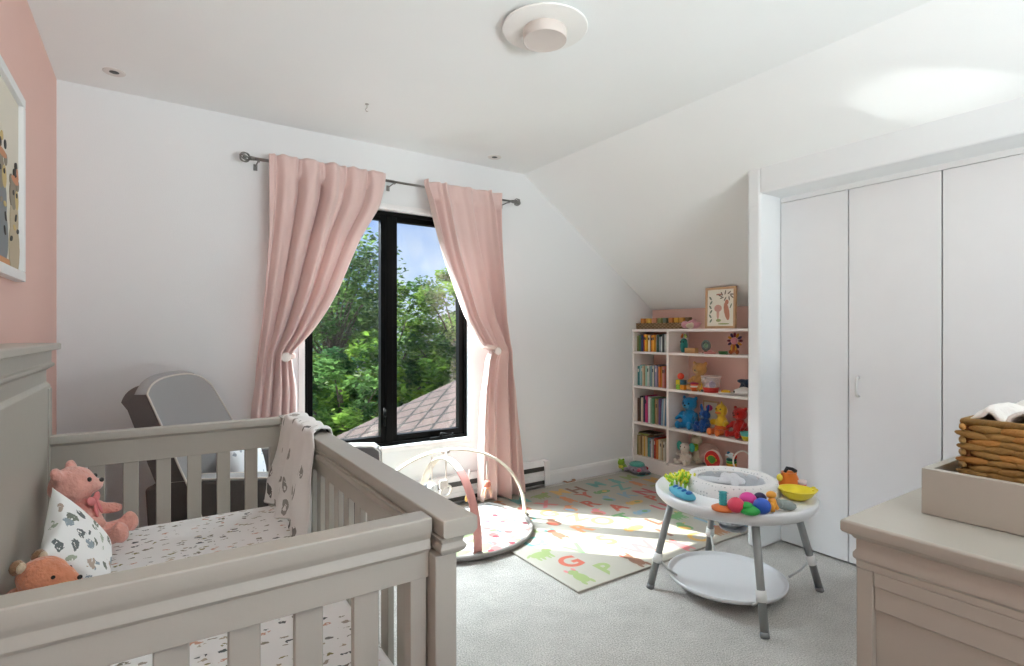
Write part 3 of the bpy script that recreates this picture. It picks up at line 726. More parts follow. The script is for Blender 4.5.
# woven tray with letter blocks
cr = B(); ya_, yb_ = SY(637), SY(684)
tb = thing('woven_tray', 'long brown seagrass tray carrying wooden blocks on the bookcase top', 'tray', (3.72, (ya_+yb_)/2, zt))
b = B()
for r_ in range(4):
    for k in range(26):
        t = k/25
        for xx in (3.655, 3.785): b.ell((xx, ya_+(yb_-ya_)*t, zt+.010+r_*.0125), (.0075, .013, .0075), mi=(k+r_) % 2, sub=1)
    for k in range(8):
        for yy in (ya_, yb_): b.ell((3.66+.0155*k+.004, yy, zt+.010+r_*.0125), (.011, .0075, .0075), mi=(k+r_) % 2, sub=1)
b.done('weave', [mat('#a98d6a', .8, .4, 80, var=.25), mat('#8b6f4e', .8, .4, 80, var=.25)], tb, smooth=True, fix=False)
b = B(); b.bx(3.66, 3.78, yb_+.005, ya_-.005, zt+.0005, zt+.045); b.done('bottom', mat('#8b6f4e', .8), tb)
bc = [('orange', '#c8843c'), ('yellow', '#dcae4a'), ('salmon', '#d99a78'), ('olive', '#9a9a62'), ('grey green', '#6f7a68'), ('rust', '#c47a38'), ('golden', '#d8a23c'), ('amber', '#cc8f3e'), ('brown', '#8a6a4c')]
for i, (n_, c_) in enumerate(bc):
    yy = SY(643+5.6*i, 3.69)
    o = B(Matrix.Translation((3.70, yy, zt+.053)) @ Matrix.Rotation(R(rb.uniform(-6, 6)), 4, 'Z')).bx(-.02, .02, -.0205, .0205, 0, .043).done('toy_block', mat(c_, .5, var=.15, vscale=50), bevel=.003)
    tag(o, '%s wooden toy block, %s from the left in the row on the seagrass tray' % (n_, ordn[i]), 'toy block', 'wooden blocks on the seagrass tray')
# pink and white plush
plush_toy('plush_bunny', 'small pink and cream plush lying between the blocks and the framed print', 'stuffed toy', (3.69, SY(691, 3.69), zt), R(190), .10,
          [((0, -.5, .35), (.35, .38, .33)), ((0, .25, .3), (.4, .55, .3)), ((0, .1, .62), (.25, .42, .14), (0.3, 0, 0)), ((0, .65, .45), (.2, .3, .12))], '#dba3ac',
          [('belly', '#e8dcc4', [((-.0, -.0, .26), (.47, .42, .26)), ]), ('belly', '#e8dcc4', [((.15, .2, .3), (.33, .3, .25))])], vox=.07)
# framed print leaning on the back
fp = thing('framed_print', 'light wood framed botanical print standing on the bookcase top', 'picture', (3.74, 2.6, zt))
FM = Matrix.Translation((3.632, (SY(705, 3.63)+SY(736, 3.63))/2, zt+.001)) @ Matrix.Rotation(R(1.5), 4, 'Y')
w2_, h2_ = .132, .318
m_wood = mat('#c9a27c', .5, .1, 40, var=.12, vscale=30)
b = B(FM); fw = .018
b.bx(-.01, .012, -w2_, w2_, 0, fw).bx(-.01, .012, -w2_, w2_, h2_-fw, h2_).bx(-.01, .012, -w2_, -w2_+fw, fw, h2_-fw).bx(-.01, .012, w2_-fw, w2_, fw, h2_-fw)
b.done('frame', m_wood, fp, bevel=.002)
B(FM).bx(-.003, .008, -w2_+fw, w2_-fw, fw, h2_-fw).done('paper', mat('#ebe6d8', .8), fp)
b = B(FM)
def pr(y, z, ry, rz_, mi, a=0):
    b.prism([(y+ry*math.cos(t)*math.cos(a)-rz_*math.sin(t)*math.sin(a), z+ry*math.cos(t)*math.sin(a)+rz_*math.sin(t)*math.cos(a)) for t in [2*PI*k/12 for k in range(12)]], -.0037, -.0030, 'x', mi)
pr(.02, .155, .034, .028, 0); pr(.02, .12, .012, .05, 0); pr(-.055, .13, .022, .07, 1, -.2); pr(-.055, .20, .016, .02, 1)
for k in range(9): pr(-.05+.05*math.cos(k*.7), .27+.025*math.sin(k*.7)-.02, .005, .018, 2, k*.7-1.2)
for k in range(6): pr(.082+.006*(k % 2), .06+.035*k, .007, .017, 3, .6*(-1)**k)
for k in range(4): pr(.03-.012*k, .262, .006, .006, 4)
pr(.015, .062, .022, .012, 5); pr(-.03, .035, .05, .006, 5); pr(-.09, .17, .005, .02, 3, .4)
b.done('print', [mat('#d9a99c', .8), mat('#c98a72', .8), mat('#7d7466', .8), mat('#7f8f7c', .8), mat('#a86f5c', .8), mat('#a5b07c', .8)], fp)

# toy shelf contents, first shelf
z = LV[3]+.0005
plush_toy('plush_pineapple', 'teal plush with an orange tuft standing on the top toy shelf', 'stuffed toy', (3.70, SY(684), z), R(180), .155,
          [((0, 0, .35), (.2, .22, .36)), ((0, 0, .08), (.18, .19, .09)), ((.0, 0, .62), (.18, .2, .17))], '#2f7f7a',
          [('tuft', '#d97744', [((0, -.12, .9), (.05, .08, .14), (-.4, 0, 0))]), ('tuft', '#8fa544', [((0, .1, .9), (.05, .09, .13), (.5, 0, 0))]), ('eye', 0, [((.17, .09, .58), .035)]), ('eye', 0, [((.17, -.09, .58), .035)])], vox=.05)
b = B(); yc = SY(691.5, 3.66); b.bx(3.635, 3.685, yc-.05, yc+.05, z, z+.042)
for k in range(3): b.cyl((3.63, yc-.03+.03*k, z+.021), (3.636, yc-.03+.03*k, z+.021), .009, seg=10)
tag(b.done('wooden_box', mat('#c99f6d', .5, var=.1), bevel=.003), 'small tan wooden box lying on the top toy shelf in front of the teal plush', 'toy')
yc = SY(706, 3.72)
rt = thing('ring_rattle', 'grey green round rattle on a stand on the top toy shelf', 'toy', (3.72, yc, z))
b = B(); b.tube([(3.72, yc+.032*math.cos(a), z+.062+.036*math.sin(a)) for a in [2*PI*k/24 for k in range(24)]], .011, 8, closed=True); b.done('ring', mat('#6c7d78', .5), rt, smooth=True)
b = B(); b.lathe([(0, 0), (.03, 0), (.032, .008), (.012, .014), (.008, .026), (0, .026)], c=(3.72, yc, z)); b.done('base', mat('#7a5a48', .5), rt, smooth=True)
b = B(); b.ell((3.72, yc, z+.062), (.012, .021, .024)); b.done('centre', mat('#8aa88c', .5), rt, smooth=True)
b = B(); yc = SY(709.5, 3.65); b.lathe([(0, 0), (.042, 0), (.05, .008), (.045, .014), (.02, .018), (.014, .028), (0, .03)], c=(3.655, yc, z)); tag(b.done('toy_dish', plastic('#d08a86'), smooth=True), 'pink flat toy dish on the top toy shelf left of the green cup', 'toy')
b = B(); yc = SY(723, 3.66); b.lathe([(0, 0), (.028, 0), (.034, .02), (.036, .024), (.030, .024), (.026, .006), (0, .006)], c=(3.66, yc, z)).tube([(3.66+.03*math.cos(a), yc-.033+.014*math.cos(a), z+.012+.012*math.sin(a)) for a in [2*PI*k/10 for k in range(10)]], .004, 6, closed=True)
tag(b.done('toy_cup', plastic('#4c7a4c'), smooth=True), 'small green toy cup on the top toy shelf', 'toy')
# sunflower plush
yc = SY(734, 3.68)
sf = thing('flower_plush', 'plush flower with dark red and gold petals on the top toy shelf', 'stuffed toy', (3.68, yc, z))
for k in range(12):
    a = 2*PI*k/12; b = B(); b.ell((3.69, yc+.047*math.cos(a), z+.105+.045*math.sin(a)), (.012, .020, .0105), rot=Euler((a, 0, 0)))
    b.done('petal', plush(['#6b2230', '#c88a2c', '#3e2a4e'][k % 3]), sf, smooth=True)
b = B(); b.ell((3.68, yc, z+.105), (.018, .028, .028)); b.done('face', plush('#d9939a'), sf, smooth=True)
b = B(); b.ell((3.69, yc, z+.05), (.02, .022, .04)).ell((3.68, yc+.026, z+.02), (.02, .015, .02)).ell((3.68, yc-.026, z+.02), (.02, .015, .02)); b.done('body', plush('#a8582c'), sf, voxel=.005)
b = B(); b.ell((3.675, yc+.018, z+.045), (.008, .006, .025)).ell((3.675, yc-.018, z+.045), (.008, .006, .025)); b.done('stripe', plush('#d9a23a'), sf, smooth=True)

# second toy shelf
z = LV[2]+.0005
plush_toy('teddy_bear', 'tan plush teddy bear sitting on the second toy shelf behind the stacking cubes', 'stuffed toy', (3.745, SY(699, 3.73), z), R(180), .245, bear_blobs(.95, .075, 1.15), '#c99a5c', bear_feats('#dcbb86'))
yc = SY(682, 3.66)
for (dy_, dz, c_, n_) in ((.021, 0, '#86b83a', 'lime green toy cube, bottom left of the stack'), (-.021, 0, '#e0922c', 'orange toy cube, bottom right of the stack'), (.021, .041, '#d8c52e', 'yellow toy cube, upper left of the stack'), (-.021, .041, '#2e5a6c', 'dark teal toy cube, upper right of the stack')):
    o = B().bx(3.63, 3.67, yc+dy_-.02, yc+dy_+.02, z+dz, z+dz+.040).done('toy_cube', plastic(c_), bevel=.004)
    tag(o, n_+' on the second toy shelf', 'toy block', 'stacking cubes on the second toy shelf')
b = B(); b.ell((3.65, yc+.005, z+.082+.028), .028, sub=3); tag(b.done('toy_ball', plastic('#dc4a32'), smooth=True), 'red toy ball resting on top of the stacking cubes', 'ball')
yc = SY(694.5, 3.65)
b = B(); b.lathe([(0, 0), (.024, 0), (.031, .05), (.034, .055), (.029, .055), (.022, .006), (0, .006)], c=(3.65, yc, z)).lathe([(0, .056), (.033, .056), (.033, .064), (.02, .068), (0, .068)], c=(3.65, yc, z), mi=1).lathe([(.0315, .030), (.034, .030), (.035, .045), (.032, .045)], c=(3.65, yc, z), mi=2)
tag(b.done('stacking_cup', [plastic('#e26a32'), plastic('#b8385e'), plastic('#cfd3cc')], smooth=True), 'orange stacking cup with a red lid on the second toy shelf', 'toy')
yc = SY(702.5, 3.65)
b = B()
for s_ in (-1, 1): b.cyl((3.65, yc+s_*.028, z+.004), (3.65, yc+s_*.002, z+.058), .006, seg=10)
b.cyl((3.65, yc-.018, z+.024), (3.65, yc+.018, z+.024), .004, seg=8).ell((3.65, yc, z+.010), (.014, .014, .010), mi=1).ell((3.65, yc, z+.060), .009)
tag(b.done('wooden_easel', [plastic('#e0b33c'), plastic('#4a545c')], smooth=True), 'small yellow A-shaped toy frame on the second toy shelf', 'toy')
yc = SY(711, 3.68)
bn = thing('toy_bin', 'clear toy bin with a red base on the second toy shelf', 'bin', (3.68, yc, z))
b = B(); b.lathe([(.052, .0), (.062, .04), (.0635, .04), (.0535, 0)], c=(3.68, yc, z)).lathe([(0, 0), (.052, 0), (.052, .004), (0, .004)], c=(3.68, yc, z)); b.done('base', plastic('#c8362e'), bn, smooth=True)
m_clear = mat('#dfd6d6', .1, alpha=.28)
b = B(); b.lathe([(.062, .04), (.075, .125), (.077, .125), (.064, .04)], c=(3.68, yc, z)); b.done('clear_wall', m_clear, bn, smooth=True)
b = B(); b.tube([(3.68+.076*math.cos(a), yc+.076*math.sin(a), z+.126) for a in [2*PI*k/28 for k in range(28)]], .003, 6, closed=True); b.done('rim', plastic('#d9cfc8'), bn, smooth=True)
for (dy_, dx, dz, r_, c_, n_) in ((-.018, -.01, .060, .031, '#9d86c4', 'purple'), (.028, .0, .045, .025, '#c98ea0', 'pink'), (.0, .03, .04, .026, '#d8863c', 'orange')):
    b = B(); b.ell((3.68+dx, yc+dy_, z+dz), (r_*.9, r_*.85, r_*.95), sub=3); tag(b.done('toy_ball', plastic(c_), smooth=True), n_+' toy ball inside the clear bin on the second toy shelf', 'ball', 'balls in the clear bin')
yc = SY(725, 3.65)
b = B(); b.lathe([(0, 0), (.045, 0), (.052, .012), (.056, .016), (.048, .016), (.042, .006), (0, .006)], c=(3.66, yc, z), mi=1).ell((3.66, yc, z+.018), (.034, .036, .016)).ell((3.65, yc+.02, z+.022), (.014, .014, .012), mi=2)
b.bx(3.64, 3.66, yc-.09, yc-.04, z+.008, z+.014, 1)
tag(b.done('toy_pan', [plastic('#e2b22e'), plastic('#e9e4dc'), plastic('#d9702c')], smooth=True), 'white toy pan with yellow play food on the second toy shelf', 'toy')
yc = SY(740, 3.66)
wt = thing('toy_van', 'white rounded toy at the right end of the second toy shelf', 'toy', (3.66, yc, z))
b = B(); b.ell((3.67, yc-.01, z+.028), (.045, .07, .028)).ell((3.68, yc-.02, z+.045), (.035, .045, .022)); b.done('body', plastic('#e6e2e0'), wt, voxel=.005)
b = B(); b.ell((3.635, yc+.032, z+.028), (.006, .006, .009)); b.done('eye', m_eye, wt, smooth=True)
yc = SY(744, 3.76)
b = B(); b.ell((3.77, yc, z+.045), (.03, .045, .045)).ell((3.76, yc+.01, z+.10), (.025, .05, .018)).ell((3.76, yc-.03, z+.09), (.03, .03, .03)); tag(b.done('toy_boat', plush('#2f4258'), voxel=.007), 'dark blue toy behind the white rounded toy on the second toy shelf', 'toy')

# third toy shelf: big soft toys
z = LV[1]+.0005
plush_toy('teddy_bear', 'large bright blue plush bear, leftmost on the third toy shelf', 'stuffed toy', (3.735, SY(689, 3.72), z), R(186), .292, bear_blobs(1.1, .06, .98, 1.15), '#1f7fb4', bear_feats('#4a9cc4'))
plush_toy('plush_bunny', 'royal blue plush bunny, second from the left on the third toy shelf', 'stuffed toy', (3.705, SY(704.5, 3.70), z), R(175), .215,
          [((0, 0, .27), (.2, .22, .26)), ((.02, 0, .62), (.2, .24, .18)), ((0, .15, .88), (.05, .07, .17), (-.2, 0, 0)), ((0, -.15, .88), (.05, .07, .17), (.2, 0, 0)), ((.15, .25, .3), (.13, .08, .08)), ((.15, -.25, .3), (.13, .08, .08)),
           ((.2, .14, .1), (.2, .12, .1)), ((.36, .16, .15), (.08, .11, .15)), ((.2, -.14, .1), (.2, .12, .1)), ((.36, -.16, .15), (.08, .11, .15))], '#23569e', [('muzzle', '#7f9cc4', [((.17, 0, .56), (.08, .1, .07))])]+bear_feats(None)[0:0]+[('eye', 0, [((.2, .08, .68), .025)]), ('eye', 0, [((.2, -.08, .68), .025)]), ('nose', 0, [((.25, 0, .6), .024)])])
plush_toy('plush_duck', 'yellow plush duck in orange trousers, third from the left on the third toy shelf', 'stuffed toy', (3.71, SY(721, 3.70), z), R(178), .275,
          [((0, 0, .3), (.17, .19, .26)), ((.02, 0, .68), (.16, .18, .2)), ((0, 0, .9), (.03, .04, .07)), ((.1, .22, .34), (.12, .07, .1)), ((.1, -.22, .34), (.12, .07, .1))], '#d9b232',
          [('trousers', '#dc6a30', [((0, 0, .17), (.2, .22, .16)), ((.2, .12, .09), (.2, .1, .09)), ((.2, -.12, .09), (.2, .1, .09))]), ('bill', '#d4742c', [((.17, 0, .63), (.08, .09, .035))]), ('foot', '#e0783a', [((.38, .13, .1), (.05, .09, .11))]), ('foot', '#e0783a', [((.38, -.13, .1), (.05, .09, .11))]), ('eye', 0, [((.16, .07, .73), .024)]), ('eye', 0, [((.16, -.07, .73), .024)])])
plush_toy('teddy_bear', 'red plush bear, rightmost soft toy on the third toy shelf', 'stuffed toy', (3.72, SY(739, 3.70), z), R(172), .255, bear_blobs(1.05, .065, 1.0), '#b5241f', bear_feats('#c94a3c'))
yc = SY(711, 3.84)
cd = thing('greeting_card', 'small framed card with a pink spot standing behind the blue bunny', 'card', (3.83, yc, z))
B().bx(3.835, 3.845, yc-.075, yc+.075, z, z+.235).done('frame', m_wood, cd, bevel=.002)
B().bx(3.833, 3.8355, yc-.06, yc+.06, z+.015, z+.22).done('paper', mat('#e4dccb', .8), cd)
B().ell((3.833, yc+.012, z+.175), (.0015, .034, .026)).done('print', mat('#c8427c', .7), cd, smooth=True)
yc = SY(746, 3.635)
b = B(); b.lathe([(0, 0), (.022, 0), (.038, .035), (.0385, .036)], c=(3.64, yc, z), mi=0).lathe([(.0385, .036), (.045, .062), (.047, .064), (.041, .064), (.03, .03), (.018, .006), (0, .006)], c=(3.64, yc, z), mi=1)
tag(b.done('stacking_bowl', [plastic('#e0c82c'), plastic('#5db8b4')], smooth=True), 'yellow and turquoise stacking bowl at the right end of the third toy shelf', 'toy')

# bottom toy shelf
z = LV[0]+.0005
el = plush_toy('plush_elephant', 'white plush elephant with teal ears sitting on the bottom toy shelf', 'stuffed toy', (3.70, SY(684, 3.68), z), R(185), .215,
          [((0, 0, .25), (.2, .22, .25)), ((.03, 0, .64), (.2, .22, .2)), ((.22, 0, .5), (.06, .05, .12), (0, .3, 0)), ((.1, .24, .38), (.13, .07, .08)), ((.1, -.24, .38), (.13, .07, .08)), ((.22, .18, .1), (.2, .1, .1)), ((.22, -.18, .1), (.2, .1, .1)), ((.38, .2, .14), (.06, .1, .13)), ((.38, -.2, .14), (.06, .1, .13))], '#d8cfc2',
          [('ear', '#3fa79a', [((0, .27, .68), (.05, .13, .19))]), ('ear', '#3fa79a', [((0, -.27, .68), (.05, .13, .19))]), ('eye', 0, [((.21, .09, .70), .022)]), ('eye', 0, [((.21, -.09, .70), .022)])])
plush_toy('plush_frog', 'cream plush frog in a lime bib beside the white elephant on the bottom shelf', 'stuffed toy', (3.80, SY(697, 3.80), z), R(180), .27,
          [((0, 0, .3), (.14, .16, .3)), ((.02, 0, .72), (.16, .2, .15)), ((.02, .12, .88), (.06, .06, .06)), ((.02, -.12, .88), (.06, .06, .06)), ((.1, .16, .1), (.2, .07, .07)), ((.1, -.16, .1), (.2, .07, .07))], '#d6cdb4',
          [('bib', '#8fb52c', [((.1, 0, .52), (.06, .13, .15))]), ('eye', 0, [((.07, .12, .9), .022)]), ('eye', 0, [((.07, -.12, .9), .022)])])
yc = SY(706, 3.82)
b = B(); b.ell((3.81, yc-.02, z+.10), (.035, .115, .085), rot=Euler((-.25, 0, 0)), sub=3); tag(b.done('small_cushion', plush('#c9a79c'), smooth=True), 'dusty pink cushion leaning at the back of the bottom toy shelf', 'cushion')
# balloon rattle
yc = SY(713, 3.65)
br = thing('balloon_toy', 'red and green hot-air-balloon shaped toy standing on the bottom toy shelf', 'toy', (3.65, yc, z))
def drop(s): return [(s*.075*math.sin(t)*(1 if math.cos(t) > -.2 else 1-.35*(-.2-math.cos(t))/.8), s*(.078*math.cos(t) if math.cos(t) > 0 else .095*math.cos(t))) for t in [2*PI*k/28 for k in range(28)]]
for s_, x_, c_ in ((1.0, 0, '#e4d6cf'), (.93, -.004, '#c92f2c'), (.55, -.008, '#e07a34'), (.48, -.011, '#4d9440')):
    b = B(); b.prism([(yc+a, z+.10+c*(1 if s_ > .6 else .75)+(0 if s_ > .6 else .008)) for a, c in drop(s_)], 3.64+x_, 3.665, 'x'); b.done('balloon' if s_ > .6 else 'badge', plastic(c_), br, bevel=.003)
B().bx(3.63, 3.66, yc-.045, yc+.045, z+.098, z+.115).done('stripe', plastic('#d8d23c'), br, bevel=.002)
B().bx(3.62, 3.69, yc-.03, yc+.03, z, z+.012).done('base', plastic('#e4d6cf'), br, bevel=.004)
# ring stacker bird
yc = SY(731, 3.645)
rs = thing('ring_stacker', 'rainbow ring stacker with a small white bird head on the bottom toy shelf', 'toy', (3.65, yc, z))
b = B(); b.lathe([(0, 0), (.040, 0), (.040, .028), (.0, .03)], c=(3.65, yc, z)); b.done('base', plastic('#2f8fae'), rs, smooth=True)
for k, c_ in enumerate(('#7a3a86', '#c8323c', '#e26a28', '#e8a62c', '#4a9c48', '#2f6e6a')):
    b = B(); zz = z+.040+.019*k; rr = .040-.0012*k
    b.lathe([(rr-.012, -.009), (rr, -.008), (rr+.004, 0), (rr, .008), (rr-.012, .009), (0, .009), (0, -.009), (rr-.012, -.009)], c=(3.65, yc, zz)); b.done('ring', plastic(c_), rs, smooth=True)
b = B(); b.ell((3.65, yc+.002, z+.163), (.020, .024, .022), sub=3).ell((3.63, yc+.022, z+.166), (.008, .016, .007)); b.done('bird_head', plastic('#d7e2e6'), rs, smooth=True)
b = B(); b.ell((3.655, yc-.026, z+.160), (.016, .018, .02)); b.done('crest', plastic('#de4a34'), rs, smooth=True)
b = B(); b.ell((3.65, yc+.022, z+.178), (.008, .016, .014), rot=Euler((.6, 0, 0))); b.done('crest', plastic('#3f7fa4'), rs, smooth=True)
# large hoop and tiny blocks
yc = SY(742.5, 3.63)
b = B(); b.tube([(3.625+.02*math.sin(a), yc+.072*math.cos(a), z+.145+.072*math.sin(a)) for a in [2*PI*k/36 for k in range(36)]], .006, 8, closed=True)
b.cyl((3.625, yc, z), (3.622, yc, z+.078), .004, seg=8).bx(3.60, 3.66, yc-.03, yc+.03, z, z+.006)
tag(b.done('hoop_toy', mat('#e9e4dc', .35), smooth=False), 'pale round hoop standing at the right end of the bottom toy shelf', 'toy')
yc = SY(742, 3.62)
for (dy_, dx, c_, n_) in ((.012, .03, '#3aa0aa', 'turquoise'), (-.03, .04, '#db7a5c', 'salmon')):
    o = B(Matrix.Translation((3.64+dx, yc+dy_, z+.007)) @ Matrix.Rotation(.4, 4, 'Z')).bx(-.018, .018, -.018, .018, 0, .036).done('toy_block', plastic(c_), bevel=.004)
    tag(o, n_+' toy block under the pale hoop on the bottom toy shelf', 'toy block')

# ---------------------------------------------------------------- play mat with alphabet
RX0, RX1, RY0, RY1 = 1.655, 3.585, 1.90, 3.315
rug = thing('play_mat', 'pale foam play mat printed with colourful letters and animals', 'play mat', (2.6, 2.6, 0))
B().bx(RX0, RX1, RY0, RY1, .0, .012).done('mat', mat('#aca79c', .55, .05, 80, var=.03, vscale=4, spec=.3), rug, bevel=.004)
pal = ['#b8604e', '#6f9a68', '#a5785a', '#6aa39c', '#cfa560', '#b4565f', '#cb8a62', '#8f9f68', '#84604e', '#85a2b4', '#cd7a7c']
mats_ = [mat(c, .55) for c in pal]
rl = random.Random(11)
def letter_mesh(ch, x, y, size, b, mi):
    size *= 1.12
    cu = bpy.data.curves.new('letter', 'FONT'); cu.body = ch; cu.size = size; cu.align_x = 'CENTER'; cu.align_y = 'CENTER'; cu.offset = .006
    o = bpy.data.objects.new('letter', cu); COL.objects.link(o)
    bpy.context.view_layer.update()
    me = bpy.data.meshes.new_from_object(o.evaluated_get(bpy.context.evaluated_depsgraph_get()))
    n0 = len(b.bm.verts); nf = len(b.bm.faces)
    b.bm.from_mesh(me); b.bm.verts.ensure_lookup_table(); b.bm.faces.ensure_lookup_table()
    for v in b.bm.verts[n0:]: v.co = Vector((x+v.co.x, y+v.co.y, .0128))
    for f in b.bm.faces[nf:]: f.material_index = mi
    bpy.data.objects.remove(o); bpy.data.curves.remove(cu); bpy.data.meshes.remove(me)
def disc(b, x, y, rx, ry, mi, a=0, h=.0128):
    vs = [b.bm.verts.new((x+rx*math.cos(t)*math.cos(a)-ry*math.sin(t)*math.sin(a), y+rx*math.cos(t)*math.sin(a)+ry*math.sin(t)*math.cos(a), h)) for t in [2*PI*k/14 for k in range(14)]]
    f = b.bm.faces.new(vs); f.material_index = mi
def animal(b, x, y, kind, mi, s=1):
    a2 = (mi+3) % len(pal)
    if kind == 0:    # four-legged animal
        disc(b, x, y, .055*s, .033*s, mi); disc(b, x+.055*s, y+.028*s, .026*s, .022*s, mi, h=.0131)
        for k in (-.035, -.012, .02, .04): disc(b, x+k*s, y-.035*s, .008*s, .024*s, mi, h=.0131)
        disc(b, x-.06*s, y+.012*s, .022*s, .007*s, mi, .6, h=.0131); disc(b, x+.06*s, y+.05*s, .006*s, .014*s, a2, h=.0133)
    elif kind == 1:  # bird
        disc(b, x, y, .036*s, .045*s, mi, .5); disc(b, x+.02*s, y+.048*s, .023*s, .022*s, mi, h=.0131); disc(b, x-.01*s, y-.005*s, .018*s, .034*s, a2, .5, h=.0133)
        disc(b, x+.048*s, y+.046*s, .013*s, .006*s, 4, h=.0131)
    elif kind == 2:  # fish
        disc(b, x, y, .055*s, .03*s, mi); disc(b, x-.062*s, y+.014*s, .022*s, .01*s, mi, .7, h=.0131); disc(b, x-.062*s, y-.014*s, .022*s, .01*s, mi, -.7, h=.0131); disc(b, x+.01*s, y, .02*s, .016*s, a2, h=.0133)
    else:            # tall animal
        disc(b, x, y-.01*s, .03*s, .045*s, mi); disc(b, x, y+.045*s, .025*s, .022*s, mi, h=.0131)
        for k in (-1, 1): disc(b, x+k*.02*s, y+.068*s, .008*s, .016*s, a2, h=.0131); disc(b, x+k*.022*s, y-.055*s, .009*s, .02*s, mi, h=.0133)
pt = B()
fixed = {(577, 549): ('V', 1), (642, 548): ('W', 10), (603, 521): ('O', 6), (508, 490): ('A', 1), (568, 480): ('D', 2), (577, 490): ('H', 8), (645, 492): ('N', 5), (607, 540): ('S', 6)}
used = []
for (px, py), (ch_, mi) in fixed.items():
    p = at(px, py, 'z', .0128); letter_mesh(ch_, p.x, p.y, .17, pt, mi); used.append((p.x, p.y))
rest = iter('BCEFGIJKLMPQRTUXYZABEFGRKTUXYZ')
gy = RY0+.10; row = 0
while gy < RY1-.06:
    gx = RX0+.10+(.08 if row % 2 else 0); c_ = row
    while gx < RX1-.08:
        if all((gx-a)**2+(gy-q)**2 > .135**2 for a, q in used):
            mi = rl.randrange(len(pal))
            if c_ % 2: letter_mesh(next(rest, 'M'), gx, gy, .155, pt, mi)
            else: animal(pt, gx+rl.uniform(-.01, .01), gy+rl.uniform(-.015, .015), rl.randrange(4), mi, 1.15)
        gx += .185; c_ += 1
    gy += .165; row += 1
o = pt.done('printed_letters', mats_, rug, fix=False)

# little toys on the mat by the bookcase
def floor_at(px, py, z=.013): return at(px, py, 'z', z)
p = floor_at(611, 468)
ct = thing('plush_caterpillar', 'dark and yellow striped plush caterpillar on the far end of the play mat', 'stuffed toy', (p.x, p.y, .013))
for k in range(6):
    b = B(); b.ell((p.x+.028*(k-2.5)*.8, p.y+.018*(k-2.5), .013+.024+.006*(k % 2)), .024); b.done('segment', plush('#3a342c' if k % 2 else '#c9b234'), ct, smooth=True)
p = floor_at(622, 469)
plush_toy('plush_frog', 'lime green plush frog on the play mat before the bookcase', 'stuffed toy', (p.x, p.y, .013), R(200), .13,
          [((0, 0, .22), (.35, .3, .22)), ((.2, 0, .5), (.26, .3, .22)), ((.2, .2, .72), (.09, .09, .09)), ((.2, -.2, .72), (.09, .09, .09)), ((.4, .3, .12), (.22, .1, .1)), ((.4, -.3, .12), (.22, .1, .1)), ((-.2, .4, .12), (.15, .2, .1))], '#86ad3a',
          [('belly', '#d8cf5a', [((.25, 0, .25), (.15, .2, .17))]), ('eye', 0, [((.28, .2, .74), .035)]), ('eye', 0, [((.28, -.2, .74), .035)])], vox=.05)
p = floor_at(637, 472)
tc_ = thing('plush_turtle', 'grey and pink plush turtle with a teal shell on the play mat', 'stuffed toy', (p.x, p.y, .013))
b = B(); b.ell((p.x, p.y, .05), (.085, .085, .035)).ell((p.x-.07, p.y-.04, .045), (.035, .035, .03)).ell((p.x+.02, p.y-.09, .03), (.035, .03, .018)).ell((p.x-.05, p.y+.075, .03), (.035, .03, .018)).ell((p.x+.08, p.y+.03, .03), (.03, .03, .018)); b.done('body', plush('#8f7f8c'), tc_, voxel=.006)
b = B(); b.ell((p.x, p.y, .078), (.068, .068, .030)); b.done('shell', plush('#5aa79c'), tc_, smooth=True)
b = B(); b.ell((p.x-.098, p.y-.05, .055), .006); b.done('eye', m_eye, tc_, smooth=True)
b = B(); b.ell((p.x-.045, p.y-.06, .05), (.05, .025, .014), rot=Euler((0, 0, .8))); b.done('collar', plush('#c9566e'), tc_, smooth=True)
p = floor_at(649, 470)
b = B(); b.ell((p.x, p.y, .035), (.05, .035, .022)).ell((p.x-.045, p.y+.02, .032), (.03, .028, .019)).ell((p.x+.04, p.y-.03, .03), (.03, .02, .016)); tag(b.done('plush_crab', plush('#b5444a'), voxel=.005), 'dark red plush lying at the foot of the bookcase divider', 'stuffed toy')
p = floor_at(643, 475)
b = B(); b.ell((p.x, p.y, .028), (.045, .03, .015)).ell((p.x+.05, p.y-.02, .026), (.03, .012, .008)); tag(b.done('toy_ray', plush('#3c4a4c'), voxel=.004), 'dark grey flat plush lying in front of the turtle', 'stuffed toy')
# ---------------------------------------------------------------- baby gym
GC = Vector((1.545, 2.93, 0))
gym = thing('baby_gym', 'round baby gym mat with two crossed padded arches', 'baby gym', (GC.x, GC.y, 0))
m_arch = mat('#d6cdbf', .85, .2, 200); m_archp = mat('#d99b93', .85, .2, 200); m_gry3 = mat('#85807c', .9, .5, 300)
